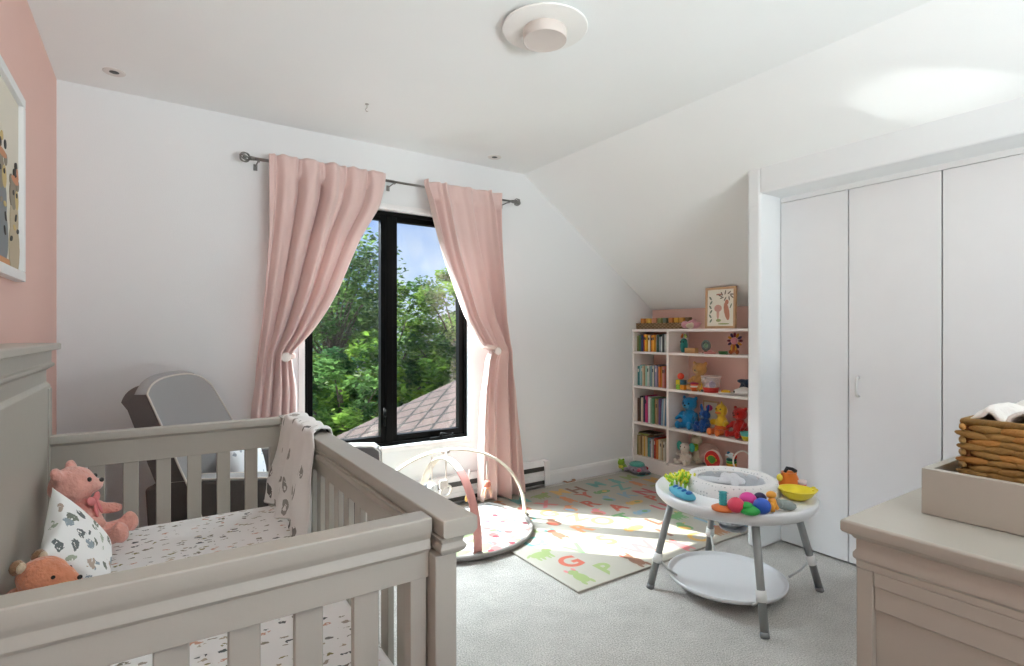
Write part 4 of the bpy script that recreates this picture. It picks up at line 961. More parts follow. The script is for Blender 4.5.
# quilted round mat
GZ = .0125
def gm(u, v):
    r = .475*u**.8; a = 2*PI*v
    h = .016+.010*math.sin(min(1, u/.95)*PI)*(.6+.4*math.sin(a*8)*u) + .006*noise.noise(Vector((r*math.cos(a)*7, r*math.sin(a)*7, 3)))
    if u > .97: h = .006
    return (GC.x+r*math.cos(a), min(GC.y+r*math.sin(a), 3.185), GZ+h)
def gym_print():
    m, nt, b = newmat('leaf_printed_cotton'); tc = N(nt, 'ShaderNodeTexCoord')
    def layer(scale, thr, seed, st):
        mp = N(nt, 'ShaderNodeMapping'); mp.inputs['Location'].default_value = (seed, seed*.7, 0); mp.inputs['Rotation'].default_value = (0, 0, seed); mp.inputs['Scale'].default_value = st
        nt.links.new(tc.outputs['Object'], mp.inputs['Vector'])
        v = N(nt, 'ShaderNodeTexVoronoi', Scale=scale); nt.links.new(mp.outputs[0], v.inputs['Vector'])
        l = N(nt, 'ShaderNodeMath', operation='LESS_THAN'); l.inputs[1].default_value = thr; nt.links.new(v.outputs['Distance'], l.inputs[0]); return l
    prev = lin('#cdc8c3')
    base = None
    for (sc, th, sd, st, c) in ((6, .36, 1.1, (1, 2.4, 1), '#a9b48e'), (8, .26, 2.3, (1, 1, 1), '#cf8f8c'), (7, .25, 4.0, (2.2, 1, 1), '#9aa3a8'), (10, .2, 5.2, (1, 1, 1), '#b05a62')):
        l = layer(sc, th, sd, st); mx = N(nt, 'ShaderNodeMix', data_type='RGBA')
        if base is None: mx.inputs['A'].default_value = prev
        else: nt.links.new(base, mx.inputs['A'])
        mx.inputs['B'].default_value = lin(c); nt.links.new(l.outputs[0], mx.inputs['Factor']); base = mx.outputs['Result']
    nt.links.new(base, b.inputs['Base Color']); b.inputs['Roughness'].default_value = .9; b.inputs['Specular IOR Level'].default_value = .1
    return m
b = B(); b.grid(gm, 16, 64); bmesh.ops.remove_doubles(b.bm, verts=b.bm.verts, dist=.0005)
b.done('quilted_mat', gym_print(), gym, smooth=True, solid=.006)
b = B(); b.tube([(GC.x+.478*math.cos(a), min(GC.y+.478*math.sin(a), 3.18), GZ+.015) for a in [2*PI*k/64 for k in range(64)]], .014, 10, closed=True); b.done('padded_edge', m_gry3, gym, smooth=True)
def arch(p0, p1, h, cols, n):
    pts = []
    for k in range(41):
        t = k/40; a = PI*t
        q = p0.lerp(p1, .5-.5*math.cos(a)); pts.append((q.x, q.y, .03+h*math.sin(a)**.9))
    b = B()
    d = (p1-p0).normalized(); sd = Vector((-d.y, d.x, 0))
    rings = []
    for k, p_ in enumerate(pts):
        p_ = Vector(p_); a = pts[max(0, k-1)]; c = pts[min(40, k+1)]; t = (Vector(c)-Vector(a)).normalized(); up = sd.cross(t)
        rings.append([b.bm.verts.new(p_+sd*.027*math.cos(2*PI*j/10)+up*.009*math.sin(2*PI*j/10)) for j in range(10)])
    for k in range(40):
        for j in range(10):
            f = b.bm.faces.new((rings[k][j], rings[k][(j+1) % 10], rings[k+1][(j+1) % 10], rings[k+1][j])); f.material_index = 1 if (len(cols) > 1 and (k < 14)) else 0
    b.bm.faces.new(rings[0][::-1]); b.bm.faces.new(rings[-1])
    return b.done('arch', cols, gym, smooth=True)
A0, A1 = Vector((2.03, 2.86, 0)), Vector((1.06, 3.10, 0))
arch(A0, A1, .465, [m_arch], 0)
B0, B1 = Vector((1.462, 2.495, 0)), Vector((1.43, 3.16, 0))
arch(B0, B1, .450, [m_arch, m_archp], 0)
b = B(); b.ell((1.50, 2.96, .490), (.03, .03, .012)); b.done('arch_joint', mat('#8b8078', .7), gym, smooth=True)
for p_ in (A0, A1, B0): b = B(); b.ell((p_.x, p_.y, .03), (.03, .03, .014)); b.done('foot_pad', m_gry3, gym, smooth=True)
# hanging toys
def hang(px, ytop, zlow, name, label, build, Y):
    top = at(px, ytop, 'y', Y)
    r = thing(name, label, 'hanging toy', (top.x, top.y, zlow))
    B().cyl((top.x, top.y, top.z), (top.x, top.y, zlow+.05), .005, seg=8).done('ribbon', mat('#e6ded6', .8), r, smooth=True)
    build(r, top.x, top.y, zlow)
    return r
def octo(r, x, y, z):
    b = B(); b.ell((x, y, z+.04), (.026, .026, .03)); b.done('head', plush('#dc8672'), r, smooth=True)
    for k in range(5):
        a = 2*PI*k/5; b = B(); b.tube([(x+.016*math.cos(a), y+.016*math.sin(a), z+.025), (x+.030*math.cos(a), y+.030*math.sin(a), z-.01), (x+.034*math.cos(a), y+.034*math.sin(a), z-.035)], [.009, .007, .004], 6); b.done('leg', plush('#e6b59c'), r, smooth=True)
    b = B(); b.ell((x, y, z+.02), (.02, .02, .01)); b.done('collar', plush('#d9a03c'), r, smooth=True)
def eleph(r, x, y, z):
    b = B(); b.ell((x, y, z+.03), (.032, .04, .035)).ell((x-.03, y-.01, z+.0), (.010, .010, .03)).ell((x+.02, y, z-.005), (.012, .012, .025)); b.done('body', plush('#cdd0d2'), r, voxel=.005)
    b = B(); b.ell((x-.03, y+.02, z+.035), (.018, .008, .024)).ell((x+.032, y, z+.02), (.010, .006, .02)); b.done('ear', plush('#a9adb4'), r, smooth=True)
def teether(r, x, y, z):
    b = B(); b.tube([(x+.045*math.cos(a), y+.02*math.cos(a), z+.0+.032*math.sin(a)) for a in [2*PI*k/20 for k in range(20)]], .008, 8, closed=True); b.done('ring', plastic('#ece8e2'), r, smooth=True)
    b = B(); b.bx(x-.05, x+.01, y-.02, y+.005, z+.02, z+.075); b.done('block', plush('#e2ded8'), r, bevel=.012)
    b = B(); b.ell((x-.02, y, z-.05), (.026, .02, .022)); b.done('charm', plush('#dd9a86'), r, smooth=True)
def star(r, x, y, z):
    b = B(); b.ell((x, y, z), (.02, .02, .018)).ell((x+.02, y, z-.02), (.012, .01, .02)).ell((x-.02, y, z-.02), (.012, .01, .02)); b.done('body', plush('#d6ab5e'), r, voxel=.004)
hang(487, 461, .22, 'plush_octopus', 'coral plush octopus hanging from the right arm of the baby gym', octo, 2.90)
hang(446, 452, .27, 'ring_teether', 'white ring teether hanging under the crossing of the gym arches', teether, 2.88)
hang(432, 456, .24, 'plush_elephant', 'grey plush elephant hanging from the baby gym behind the crib corner', eleph, 3.0)
hang(469, 470, .16, 'plush_star', 'small mustard plush hanging low near the middle of the baby gym', star, 3.05)

# ---------------------------------------------------------------- activity table
AC = Vector((2.285, 1.515, 0))
m_tab = mat('#e0e1e3', .35, spec=.45); m_leg = mat('#8d8f8e', .4, metal=.15); m_legw = mat('#e4e4e2', .4)
at_ = thing('activity_table', 'round white baby activity table with grey legs and toys on its rim', 'activity table', (AC.x, AC.y, 0))
TZ = .482
b = B(); b.lathe([(.205, .0), (.215, -.055), (.30, -.062), (.332, -.056), (.352, -.035), (.356, -.012), (.349, .0), (.340, -.004), (.30, -.010), (.24, -.004), (.222, .004), (.205, .0)], c=(AC.x, AC.y, TZ), seg=64); b.done('tray', m_tab, at_, smooth=True)
def tri(m_base, c2):
    m, nt, bb = newmat('patterned_knit'); tc = N(nt, 'ShaderNodeTexCoord'); v = N(nt, 'ShaderNodeTexVoronoi', Scale=60.0, distance='MANHATTAN', Randomness=.2); nt.links.new(tc.outputs['Object'], v.inputs['Vector'])
    g = N(nt, 'ShaderNodeMath', operation='LESS_THAN'); g.inputs[1].default_value = .33; nt.links.new(v.outputs['Distance'], g.inputs[0])
    mx = N(nt, 'ShaderNodeMix', data_type='RGBA'); mx.inputs['A'].default_value = lin(m_base); mx.inputs['B'].default_value = lin(c2); nt.links.new(g.outputs[0], mx.inputs['Factor']); nt.links.new(mx.outputs['Result'], bb.inputs['Base Color']); bb.inputs['Roughness'].default_value = .9
    return m
b = B(); b.lathe([(.150, .045), (.165, .058), (.185, .062), (.203, .052), (.212, .02), (.213, -.01), (.20, -.02), (.155, -.02), (.148, .0), (.150, .045)], c=(AC.x-.005, AC.y+.01, TZ), seg=48, sx=1, sy=1); ring = b.done('seat_ring', tri('#dcdad8', '#aeaeb0'), at_, smooth=True)
def seatf(u, v):
    a = 2*PI*u; r = .152*(1-v)**.6+.03*v; f = .006*math.sin(a*13)*(math.sin(PI*v)+.3)
    return (AC.x-.005+(r+f)*math.cos(a), AC.y+.01+(r+f)*math.sin(a), TZ+.046-.22*v)
b = B(); b.grid(seatf, 80, 12); bmesh.ops.remove_doubles(b.bm, verts=b.bm.verts, dist=.0005); b.done('seat_fabric', mat('#b9bcc0', .9, .3, 200), at_, smooth=True, solid=.003)
B().cyl((AC.x, AC.y, TZ-.178), (AC.x, AC.y, TZ-.186), .06, seg=20).done('seat_bottom', mat('#a9acb0', .9), at_)
cw = at(726, 480, 'z', TZ+.07)
CM = Matrix.Translation((2.245, 1.50, TZ+.050)) @ Matrix.Rotation(R(-30), 4, 'Z') @ Matrix.Rotation(R(-40), 4, 'X')
b = B(CM)
for (x, z_, r_) in ((-.045, -.005, .024), (-.018, .012, .032), (.02, .010, .030), (.048, -.006, .022), (0, -.010, .035)): b.ell((x, 0, z_), (r_, .008, r_))
b.done('cloud_headrest', mat('#d3d4d8', .85, .4, 300), at_, voxel=.004)
b = B(); b.tube([(2.245, 1.50, TZ+.042), (2.20, 1.56, TZ+.045), (2.165, 1.62, TZ+.045)], [.04, .045, .04], 10, flat=(1, .25)); b.done('headrest_strap', mat('#c3c5c9', .9, .3, 200), at_, smooth=True)
feet = [at(650, 588, 'z', 0), at(765, 638, 'z', 0), at(820, 591, 'z', 0), at(708, 556, 'z', 0)]
DZ = .065
for i, f in enumerate(feet):
    d = (f-AC).normalized(); top = AC+d*.285+Vector((0, 0, TZ-.055)); r3 = [(top-f)*t+f for t in (0, .30, .40, .80, .93, 1)]
    b = B(); b.cyl(r3[0]+Vector((0, 0, .004)), r3[5], .0165, .0165, 14, 0); leg = b.done('leg', m_leg, at_, smooth=True)
    if i in (0,): pass
    b = B(); b.cyl(r3[1], r3[2], .022, .021, 14); b.done('collar', m_legw, leg, smooth=True)
    b = B(); b.cyl(r3[3]*.2+r3[5]*.8, top+(top-f).normalized()*.02, .024, .028, 14); b.done('socket', m_tab, leg, smooth=True)
    b = B(); b.cyl(f, f+(top-f).normalized()*.022, .0185, .0175, 14); b.done('foot_cap', mat('#77797a', .6), leg, smooth=True)
    c1 = (r3[1]+r3[2])/2; c2 = AC+d*.262; c2.z = DZ
    b = B(); b.tube([c1, c1.lerp(c2, .5)+Vector((0, 0, -.012)), c2], .0055, 8); b.done('strut', mat('#c9cac8', .4), at_, smooth=True)
b = B(); b.lathe([(0, -.012), (.235, -.012), (.262, -.006), (.272, .006), (.274, .016), (.268, .016), (.262, .006), (.25, 0), (0, 0)], c=(AC.x-.028, AC.y+.019, DZ), seg=56, sx=.97, sy=.97); b.done('foot_platform', m_tab, at_, smooth=True)
# toys fixed to the rim
def P_(px, py, z=TZ): return at(px, py, 'z', z)
def pr_(name, c, fn, label=None, **k):
    b = B(); fn(b); o = b.done(name, c, at_, smooth=True, **k)
    if label: o['label'] = label
    return o
p0, p1 = P_(671, 490), P_(694, 502)
dd = (p1-p0); dn = dd.normalized(); ang = math.atan2(dn.y, dn.x); pc = (p0+p1)/2
pn = pr_('toy_piano', plastic('#4ea3bd'), lambda b: b.ell((pc.x, pc.y, TZ+.012), (.095, .036, .022), rot=Euler((0, 0, ang)), sub=3), 'blue toy piano')
for k in range(4):
    q = pc+dn*(-.055+.034*k)
    b = B(); b.ell((q.x-.008, q.y-.012, TZ+.030), (.011, .017, .009), rot=Euler((0, 0, ang))); b.done('key', plastic('#2f6fb0'), pn, smooth=True)
    b = B(); b.lathe([(0, 0), (.006, 0), (.004, .02), (0, .028)], c=(q.x+.010, q.y+.012, TZ+.028), seg=10); b.done('peg', plastic('#eef0f0'), pn, smooth=True)
b = B(); rr = random.Random(4)
sc = P_(680, 484, TZ+.02)
for k in range(70):
    d = Vector((rr.gauss(0, 1), rr.gauss(0, 1), abs(rr.gauss(0, 1))*.9+.1)).normalized(); c0 = sc+Vector((rr.uniform(-.045, .045)*.9, rr.uniform(-.03, .03), .01))
    L = rr.uniform(.03, .055); b.tube([c0, c0+d*L], [.004, .0055], 6, mi=0 if d.x+rr.uniform(-.6, .6) < 0 else 1); b.ell(c0+d*L, .0065, mi=0 if d.x < 0 else 1, sub=1)
b.ell((sc.x, sc.y, TZ+.012), (.06, .045, .018), mi=0)
sp = b.done('spiky_ball', [plastic('#9ccb3c'), plastic('#dcd838')], at_, smooth=True, fix=False); sp['label'] = 'lime and yellow spiky rubber toy'
q = P_(699, 485, TZ+.03); pr_('toy_star', plastic('#e6b33a'), lambda b: b.ell((q.x, q.y, q.z), (.022, .022, .018)).ell((q.x+.015, q.y-.01, q.z+.012), (.012, .012, .010)).cyl((q.x, q.y, TZ-.002), (q.x, q.y, q.z), .008, seg=8), 'yellow bobble')
q = P_(697, 490, TZ+.005); pr_('toy_knob', plastic('#a493c9'), lambda b: b.ell((q.x, q.y, q.z+.008), (.022, .022, .016)), 'lilac knob')
q = P_(723, 509); pr_('toy_base', plastic('#d9743a'), lambda b: b.lathe([(0, 0), (.045, 0), (.046, .01), (.030, .018), (.018, .02), (0, .02)], c=(q.x, q.y, TZ-.002)).ell((q.x+.028, q.y-.022, TZ+.008), (.018, .016, .012)), 'orange spinner base')
pr_('toy_post', plastic('#3fa6ad'), lambda b: b.lathe([(0, .018)]+[(.0145+(.0025 if k % 2 else 0), .018+.006*k) for k in range(10)]+[(0, .074)], c=(q.x, q.y, TZ), seg=16), 'teal ribbed post')
for (px, py, r_, c_, l_) in ((736, 505, .034, '#d8415c', 'red'), (748, 500, .036, '#d63f97', 'magenta'), (762, 506, .035, '#2c58b8', 'blue'), (760, 498, .026, '#2d2a50', 'navy')):
    q = P_(px, py, TZ+.028 if py > 499 else TZ+.03); pr_('bead', plastic(c_), lambda b: b.ell((q.x, q.y, q.z), (r_, r_, r_*.92), sub=3), l_+' round bead')
q = P_(750, 511, TZ+.008); pr_('toy_frog', plastic('#2fa045'), lambda b: b.ell((q.x, q.y, q.z+.004), (.046, .040, .020), sub=3).ell((q.x-.01, q.y+.01, q.z+.020), (.030, .026, .016)).ell((q.x+.03, q.y-.02, q.z), (.02, .014, .01)), 'green frog')
q = P_(772, 503, TZ+.03); pr_('toy_giraffe', plastic('#e8a23c'), lambda b: b.ell((q.x, q.y, q.z), (.018, .018, .028)).ell((q.x+.004, q.y+.006, q.z+.032), (.024, .020, .016)).ell((q.x-.016, q.y-.008, q.z-.010), (.014, .010, .018)).ell((q.x+.016, q.y-.012, q.z-.012), (.012, .010, .018)).cyl((q.x, q.y, TZ-.004), (q.x, q.y, q.z), .012, seg=10), 'yellow and orange giraffe')
q = P_(786, 508, TZ+.006); pr_('toy_leaf', mat('#8b9490', .6), lambda b: b.ell((q.x, q.y, q.z+.012), (.045, .020, .022), rot=Euler((0, .2, -.6))).ell((q.x-.03, q.y+.015, q.z+.02), (.02, .02, .02)), 'grey leaf shaped toy')
q = P_(797, 497, TZ+.004)
bw = pr_('toy_bowl', plastic('#e0cc2e'), lambda b: b.lathe([(0, -.004), (.038, -.002), (.060, .014), (.076, .036), (.080, .040), (.072, .040), (.056, .020), (.034, .006), (0, .004)], c=(q.x, q.y, TZ), seg=36), 'yellow bowl')
b = B(); b.ell((q.x+.062, q.y-.048, TZ+.036), (.018, .012, .007)).ell((q.x+.075, q.y-.035, TZ+.040), (.010, .010, .007)); b.done('handle', plastic('#e0cc2e'), bw, smooth=True)
q = P_(789, 488, TZ+.0)
pt_ = pr_('toy_pot', plastic('#df7a2e'), lambda b: b.lathe([(0, 0), (.036, 0), (.046, .012), (.044, .045), (.032, .075), (.034, .080), (.028, .080), (.026, .07), (0, .07)], c=(q.x, q.y, TZ-.004), seg=28), 'orange pot')
b = B(); b.tube([(q.x-.02, q.y+.01, TZ+.076), (q.x-.008, q.y+.005, TZ+.095), (q.x+.014, q.y-.008, TZ+.09), (q.x+.028, q.y-.018, TZ+.078)], [.007, .009, .008, .01], 8); o_ = b.done('lid_handle', plastic('#26262a'), pt_, smooth=True)
b = B(); b.ell((q.x-.045, q.y+.02, TZ+.052), (.014, .014, .018)); b.done('knob', plastic('#dfcf4a'), pt_, smooth=True)
q2 = q+Vector((.018, -.050, 0)); b = B(); b.lathe([(0, 0), (.019, 0), (.021, .03), (.0, .032)], c=(q2.x, q2.y, TZ), seg=18).lathe([(0, .03), (.022, .03), (.022, .046), (0, .048)], c=(q2.x, q2.y, TZ), seg=18, mi=1); b.done('toy_cup', [plastic('#e2707c'), plastic('#ecd8d4')], at_, smooth=True)['label'] = 'pink cup with a pale lid'

# ---------------------------------------------------------------- ceiling fittings
cl = thing('ceiling_light', 'round white flush ceiling light with a raised centre disc', 'ceiling light', (1.305, 1.70, 2.455))
LC = (1.305, 1.70, 2.455)
b = B(); b.lathe([(0, 0), (.12, 0), (.12, -.012), (.168, -.016), (.172, -.019), (.168, -.023), (.09, -.025), (0, -.025)], c=LC, seg=64); b.done('outer_disc', mat('#e9e8e5', .35), cl, smooth=True, bevel=.001)
b = B(); b.lathe([(0, -.024), (.084, -.024), (.087, -.03), (.087, -.066), (.085, -.069), (.083, -.067), (0, -.067)], c=LC, seg=48); b.done('centre_disc', mat('#cfc6c0', .4), cl, smooth=True, bevel=.001)
def detector(x, y, label, r=.045):
    t = thing('recessed_detector', label, 'ceiling fitting', (x, y, 2.455))
    b = B(); b.lathe([(.012, -.001), (.020, -.002), (r*.9, -.006), (r, -.003), (r, 0)], c=(x, y, 2.455), seg=36); b.done('trim_ring', mat('#d8d3cf', .5), t, smooth=True)
    b = B(); b.lathe([(0, -.003), (.014, -.004), (.020, -.0025)], c=(x, y, 2.455), seg=24); b.done('lens', mat('#2c2a28', .4), t, smooth=True)
detector(-.145, 3.15, 'round white ceiling fitting with a dark centre near the pink wall')
detector(1.998, 3.18, 'round white ceiling fitting with a dark centre above the right curtain', .048)
hk = B(); hk.cyl((.965, 2.829, 2.455), (.965, 2.829, 2.452), .010, seg=14).tube([(.965, 2.829, 2.453), (.965, 2.829, 2.435), (.957, 2.829, 2.425), (.962, 2.829, 2.414), (.970, 2.829, 2.417)], .0022, 6)
tag(hk.done('ceiling_hook', mat('#a8a5a0', .4), smooth=True), 'small white hook screwed into the ceiling above the window', 'hook')

# ---------------------------------------------------------------- outside
def leafmat(c1, c2):
    m, nt, b = newmat('leaves'); tc = N(nt, 'ShaderNodeTexCoord'); n = N(nt, 'ShaderNodeTexNoise', Scale=1.8, Detail=4.0)
    g = N(nt, 'ShaderNodeNewGeometry')
    nt.links.new(g.outputs['Position'], n.inputs['Vector'])
    r = N(nt, 'ShaderNodeValToRGB'); r.color_ramp.elements[0].position = .35; r.color_ramp.elements[1].position = .65; r.color_ramp.elements[0].color = lin(c1); r.color_ramp.elements[1].color = lin(c2)
    nt.links.new(n.outputs['Fac'], r.inputs['Fac'])
    d = N(nt, 'ShaderNodeBsdfDiffuse'); t = N(nt, 'ShaderNodeBsdfTranslucent'); mx = N(nt, 'ShaderNodeMixShader'); mx.inputs[0].default_value = .45
    nt.links.new(r.outputs['Color'], d.inputs['Color']); nt.links.new(r.outputs['Color'], t.inputs['Color'])
    nt.links.new(d.outputs[0], mx.inputs[1]); nt.links.new(t.outputs[0], mx.inputs[2]); nt.links.new(mx.outputs[0], nt.nodes['Material Output'].inputs['Surface'])
    nt.nodes.remove(b)
    return m
def tree(x, y, h, base, rx, rz, n, ls, c1, c2, label, seed, name='leafy_tree', sparse=1.0):
    rg = random.Random(seed)
    t = thing(name, label, 'tree', (x, y, base), 0, 'trees beyond the roof')
    b = B(); b.tube([(x, y, base), (x+.1, y, base+h*.4), (x-.05, y+.1, base+h*.8)], [.10, .07, .03], 10)
    cl_ = []
    for k in range(46):
        d = Vector((rg.gauss(0, 1), rg.gauss(0, 1), rg.gauss(0, 1))).normalized()*rg.uniform(.25, 1)**.6
        cl_.append((Vector((x+d.x*rx, y+d.y*rx, base+h-rz+d.z*rz)), rg.uniform(.28, .55)*rx*.5))
    for c, r_ in cl_[:22]: b.tube([(x, y, base+h*.5), (c.x*.5+x*.5, c.y*.5+y*.5, (c.z+base+h*.5)/2+.2), tuple(c)], [.035, .02, .008], 5)
    b.done('trunk', mat('#4e4236', .9), t)
    vs, fs = [], []
    for k in range(n):
        c, r_ = rg.choice(cl_); d = Vector((rg.gauss(0, 1), rg.gauss(0, 1), rg.gauss(0, .7))); d = d.normalized()*r_*rg.random()**.4
        p = c+d*sparse; a = rg.uniform(0, 2*PI); tl_ = rg.uniform(-1, 1)
        u = Vector((math.cos(a), math.sin(a), tl_*.6)).normalized()*ls*rg.uniform(.6, 1.2); w_ = u.cross(Vector((rg.uniform(-1, 1), rg.uniform(-1, 1), 1))).normalized()*ls*.45
        i = len(vs); vs += [p-u, p+w_, p+u, p-w_]; fs.append((i, i+1, i+2, i+3))
    me = bpy.data.meshes.new('foliage'); me.from_pydata(vs, [], fs); me.materials.append(leafmat(c1, c2))
    o = bpy.data.objects.new('foliage', me); COL.objects.link(o); o.parent = t; o.matrix_parent_inverse = WM(t).inverted()
GZ0 = -3.2
struct(B().bx(-30, 40, 3.7, 60, GZ0-.1, GZ0).done('ground', mat('#5f6f3e', .95, var=.2, vscale=2), local=True))
G1, G2 = '#2f4f34', '#6a8c4a'
tree(3.3, 12.0, 7.3, GZ0, 1.5, 2.0, 7500, .075, '#3c5c34', '#7d9c58', 'tall sparse tree against the sky on the left of the view', 1, sparse=1.5)
tree(1.6, 10.5, 5.0, GZ0, 2.0, 2.3, 14000, .085, G1, G2, 'dense tree at the left edge of the window view', 2)
tree(3.9, 10.2, 4.9, GZ0, 1.7, 2.0, 12000, .085, '#34552e', '#83a83f', 'bright green tree in the middle of the left pane', 3)
tree(2.75, 9.2, 4.3, GZ0, 1.15, 1.7, 9000, .07, '#35573a', '#6f9450', 'mid green leafy tree nearer the house in the left pane', 12)
tree(5.0, 13.0, 5.9, GZ0, 1.9, 2.4, 9000, .09, '#3a5a30', '#8aa64a', 'rounded tree behind the window mullion', 4)
tree(7.0, 13.0, 7.3, GZ0, 1.7, 2.8, 9500, .085, '#456838', '#8fb05a', 'tall pale green tree at the right side of the right pane', 5)
tree(5.8, 10.5, 4.9, GZ0, 1.7, 2.2, 9500, .08, '#36563a', '#7c9c52', 'grey green tree just beyond the roof edge', 6)
tree(2.4, 8.4, 3.5, GZ0, 1.3, 1.6, 8000, .075, '#3f6a38', '#93b552', 'low bright bush close below the left pane', 7)
tree(9.0, 15.0, 6.6, GZ0, 2.4, 2.8, 8000, .1, G1, G2, 'tree far to the right behind the curtain', 8)
tree(.2, 14.0, 6.4, GZ0, 2.4, 2.8, 7000, .1, G1, G2, 'tree far to the left behind the left curtain', 9)
tree(3.0, 16.5, 6.2, GZ0, 2.4, 2.6, 8000, .1, '#2d4a2c', '#5c8040', 'dark tree filling the background of the left pane', 10)
tree(6.4, 17.5, 6.6, GZ0, 2.6, 2.8, 8000, .1, '#2d4a2c', '#5f8244', 'dark tree filling the background of the right pane', 11)
# neighbouring lower roof
def shingles():
    m, nt, b = newmat('roof_shingles'); tc = N(nt, 'ShaderNodeTexCoord'); mp = N(nt, 'ShaderNodeMapping'); mp.inputs['Rotation'].default_value = (0, 0, R(45))
    nt.links.new(tc.outputs['Object'], mp.inputs['Vector'])
    br = N(nt, 'ShaderNodeTexBrick'); br.offset = 0; br.inputs['Scale'].default_value = 1; br.inputs['Brick Width'].default_value = .24; br.inputs['Row Height'].default_value = .24; br.inputs['Mortar Size'].default_value = .02
    br.inputs['Color1'].default_value = lin('#5a4a45'); br.inputs['Color2'].default_value = lin('#50423f'); br.inputs['Mortar'].default_value = lin('#1d1817'); nt.links.new(mp.outputs[0], br.inputs['Vector'])
    n = N(nt, 'ShaderNodeTexNoise', Scale=40.0); nt.links.new(tc.outputs['Object'], n.inputs['Vector'])
    mx = N(nt, 'ShaderNodeMix', data_type='RGBA', blend_type='MULTIPLY'); mx.inputs['Factor'].default_value = .4; nt.links.new(br.outputs['Color'], mx.inputs['A']); nt.links.new(n.outputs['Color'], mx.inputs['B'])
    nt.links.new(mx.outputs['Result'], b.inputs['Base Color']); b.inputs['Roughness'].default_value = .9
    return m
zr = lambda x: -.016+.369*(x-1.85)
rf = thing('lower_roof', 'pinkish grey shingled roof of the lower wing outside the window', 'roof', (4.0, 5.0, -1))
b = B(); b.prism([(.2, zr(.2)), (7.5, zr(7.5)), (7.5, zr(7.5)-.14), (.2, zr(.2)-.14)], 3.75, 6.5, 'y'); b.done('shingle_slope', shingles(), rf)
b = B(); b.prism([(.5, zr(.5)-.14), (7.3, zr(7.3)-.14), (7.3, GZ0), (.5, GZ0)], 3.8, 6.25, 'y'); b.done('wing_wall', mat('#c9c2b6', .9), rf)

# ---------------------------------------------------------------- light
sd = Vector((.666, -.746, -.95)).normalized()
L = bpy.data.lights.new('sun', 'SUN'); L.energy = SUN; L.angle = R(.6); L.color = (1, .97, .93)
o = bpy.data.objects.new('sun', L); COL.objects.link(o); o.rotation_euler = sd.to_track_quat('-Z', 'Y').to_euler(); o.location = (-4, 8, 8)
def area(name, loc, target, sx, sy, e, col):
    L = bpy.data.lights.new(name, 'AREA'); L.shape = 'RECTANGLE'; L.size = sx; L.size_y = sy; L.energy = e; L.color = col
    o = bpy.data.objects.new(name, L); COL.objects.link(o); o.location = loc
    o.rotation_euler = (Vector(target)-Vector(loc)).to_track_quat('-Z', 'Y').to_euler()
area('skylight_front', (1.2, 4.35, 3.2), (1.2, 0, 3.2), 3.4, 1.6, E_WIN, (.87, .94, 1))
area('fill_rear', (1.2, V-1.1, .42), (1.2, .6, 2.4), 2.4, .9, E_REAR, (.95, .97, 1))  # added fill lamp, brightens the ceiling through the added rear window
area('bounce_fill', (1.9, 3.90, .12), (1.6, 2.5, 1.9), 2.2, .34, E_UP, (1, .97, .94))  # added lamp below the sill, lifts the ceiling in place of roof bounce
# low sun glancing off something bright outside, thrown up on to the sloping ceiling
L = bpy.data.lights.new('sun_glint', 'SPOT'); L.energy = E_GL; L.spot_size = R(1.55); L.spot_blend = .5; L.shadow_soft_size = .04; L.color = (1, .99, .97)
o = bpy.data.objects.new('sun_glint', L); COL.objects.link(o)
tgt = Vector((2.715, .92, 2.237)); thr = Vector((1.50, 3.45, 1.38)); o.location = tgt+(thr-tgt)*4.0
o.rotation_euler = (tgt-o.location).to_track_quat('-Z', 'Y').to_euler()

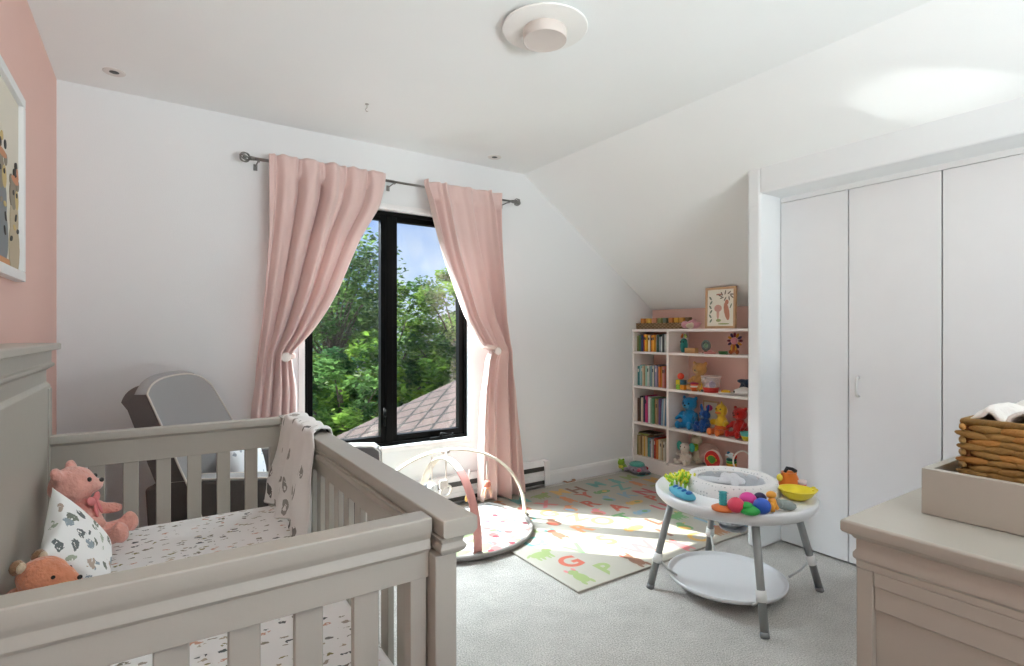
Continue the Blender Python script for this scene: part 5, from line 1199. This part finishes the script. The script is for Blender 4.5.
wd = bpy.data.worlds.new('sky'); bpy.context.scene.world = wd; wd.use_nodes = True; nt = wd.node_tree
bg = nt.nodes['Background']; sky = nt.nodes.new('ShaderNodeTexSky'); sky.sky_type = 'NISHITA'; sky.sun_disc = False; sky.sun_elevation = R(43); sky.sun_rotation = math.atan2(-sd.x, -sd.y)
tc = nt.nodes.new('ShaderNodeTexCoord'); n = nt.nodes.new('ShaderNodeTexNoise'); n.inputs['Scale'].default_value = 3.5; n.inputs['Detail'].default_value = 5
nt.links.new(tc.outputs['Generated'], n.inputs['Vector'])
r = nt.nodes.new('ShaderNodeValToRGB'); r.color_ramp.elements[0].position = .52; r.color_ramp.elements[1].position = .72
r.color_ramp.elements[0].color = (0, 0, 0, 1); r.color_ramp.elements[1].color = (.8, .8, .8, 1); nt.links.new(n.outputs['Fac'], r.inputs['Fac'])
mx = nt.nodes.new('ShaderNodeMix'); mx.data_type = 'RGBA'; nt.links.new(r.outputs['Color'], mx.inputs['Factor']); tn = nt.nodes.new('ShaderNodeMix'); tn.data_type = 'RGBA'; tn.blend_type = 'MULTIPLY'; tn.inputs['Factor'].default_value = 1; tn.inputs['B'].default_value = (.42, .70, 1.3, 1); nt.links.new(sky.outputs[0], tn.inputs['A']); nt.links.new(tn.outputs['Result'], mx.inputs['A']); mx.inputs['B'].default_value = (7, 7.2, 7.6, 1)
nt.links.new(mx.outputs['Result'], bg.inputs['Color']); bg.inputs['Strength'].default_value = W_STR

# ---------------------------------------------------------------- camera
cam = bpy.data.cameras.new('camera'); cam.sensor_width = 36; cam.lens = FPX/1024*36; cam.clip_start = .03; cam.clip_end = 200
o = bpy.data.objects.new('camera', cam); COL.objects.link(o); o.location = (0, 0, CAMH); o.rotation_euler = (R(90), 0, -YAW)
sc_ = bpy.context.scene; sc_.camera = o
sc_.view_settings.view_transform = 'Standard'; sc_.view_settings.look = 'None'; sc_.view_settings.gamma = 1; sc_.view_settings.use_curve_mapping = False
sc_.view_settings.exposure = EXPO
sc_.cycles.max_bounces = 12; sc_.cycles.diffuse_bounces = 8; sc_.cycles.transparent_max_bounces = 16
sc_.cycles.caustics_reflective = False; sc_.cycles.caustics_refractive = False; sc_.cycles.sample_clamp_indirect = 6
sc_.cycles.use_denoising = True
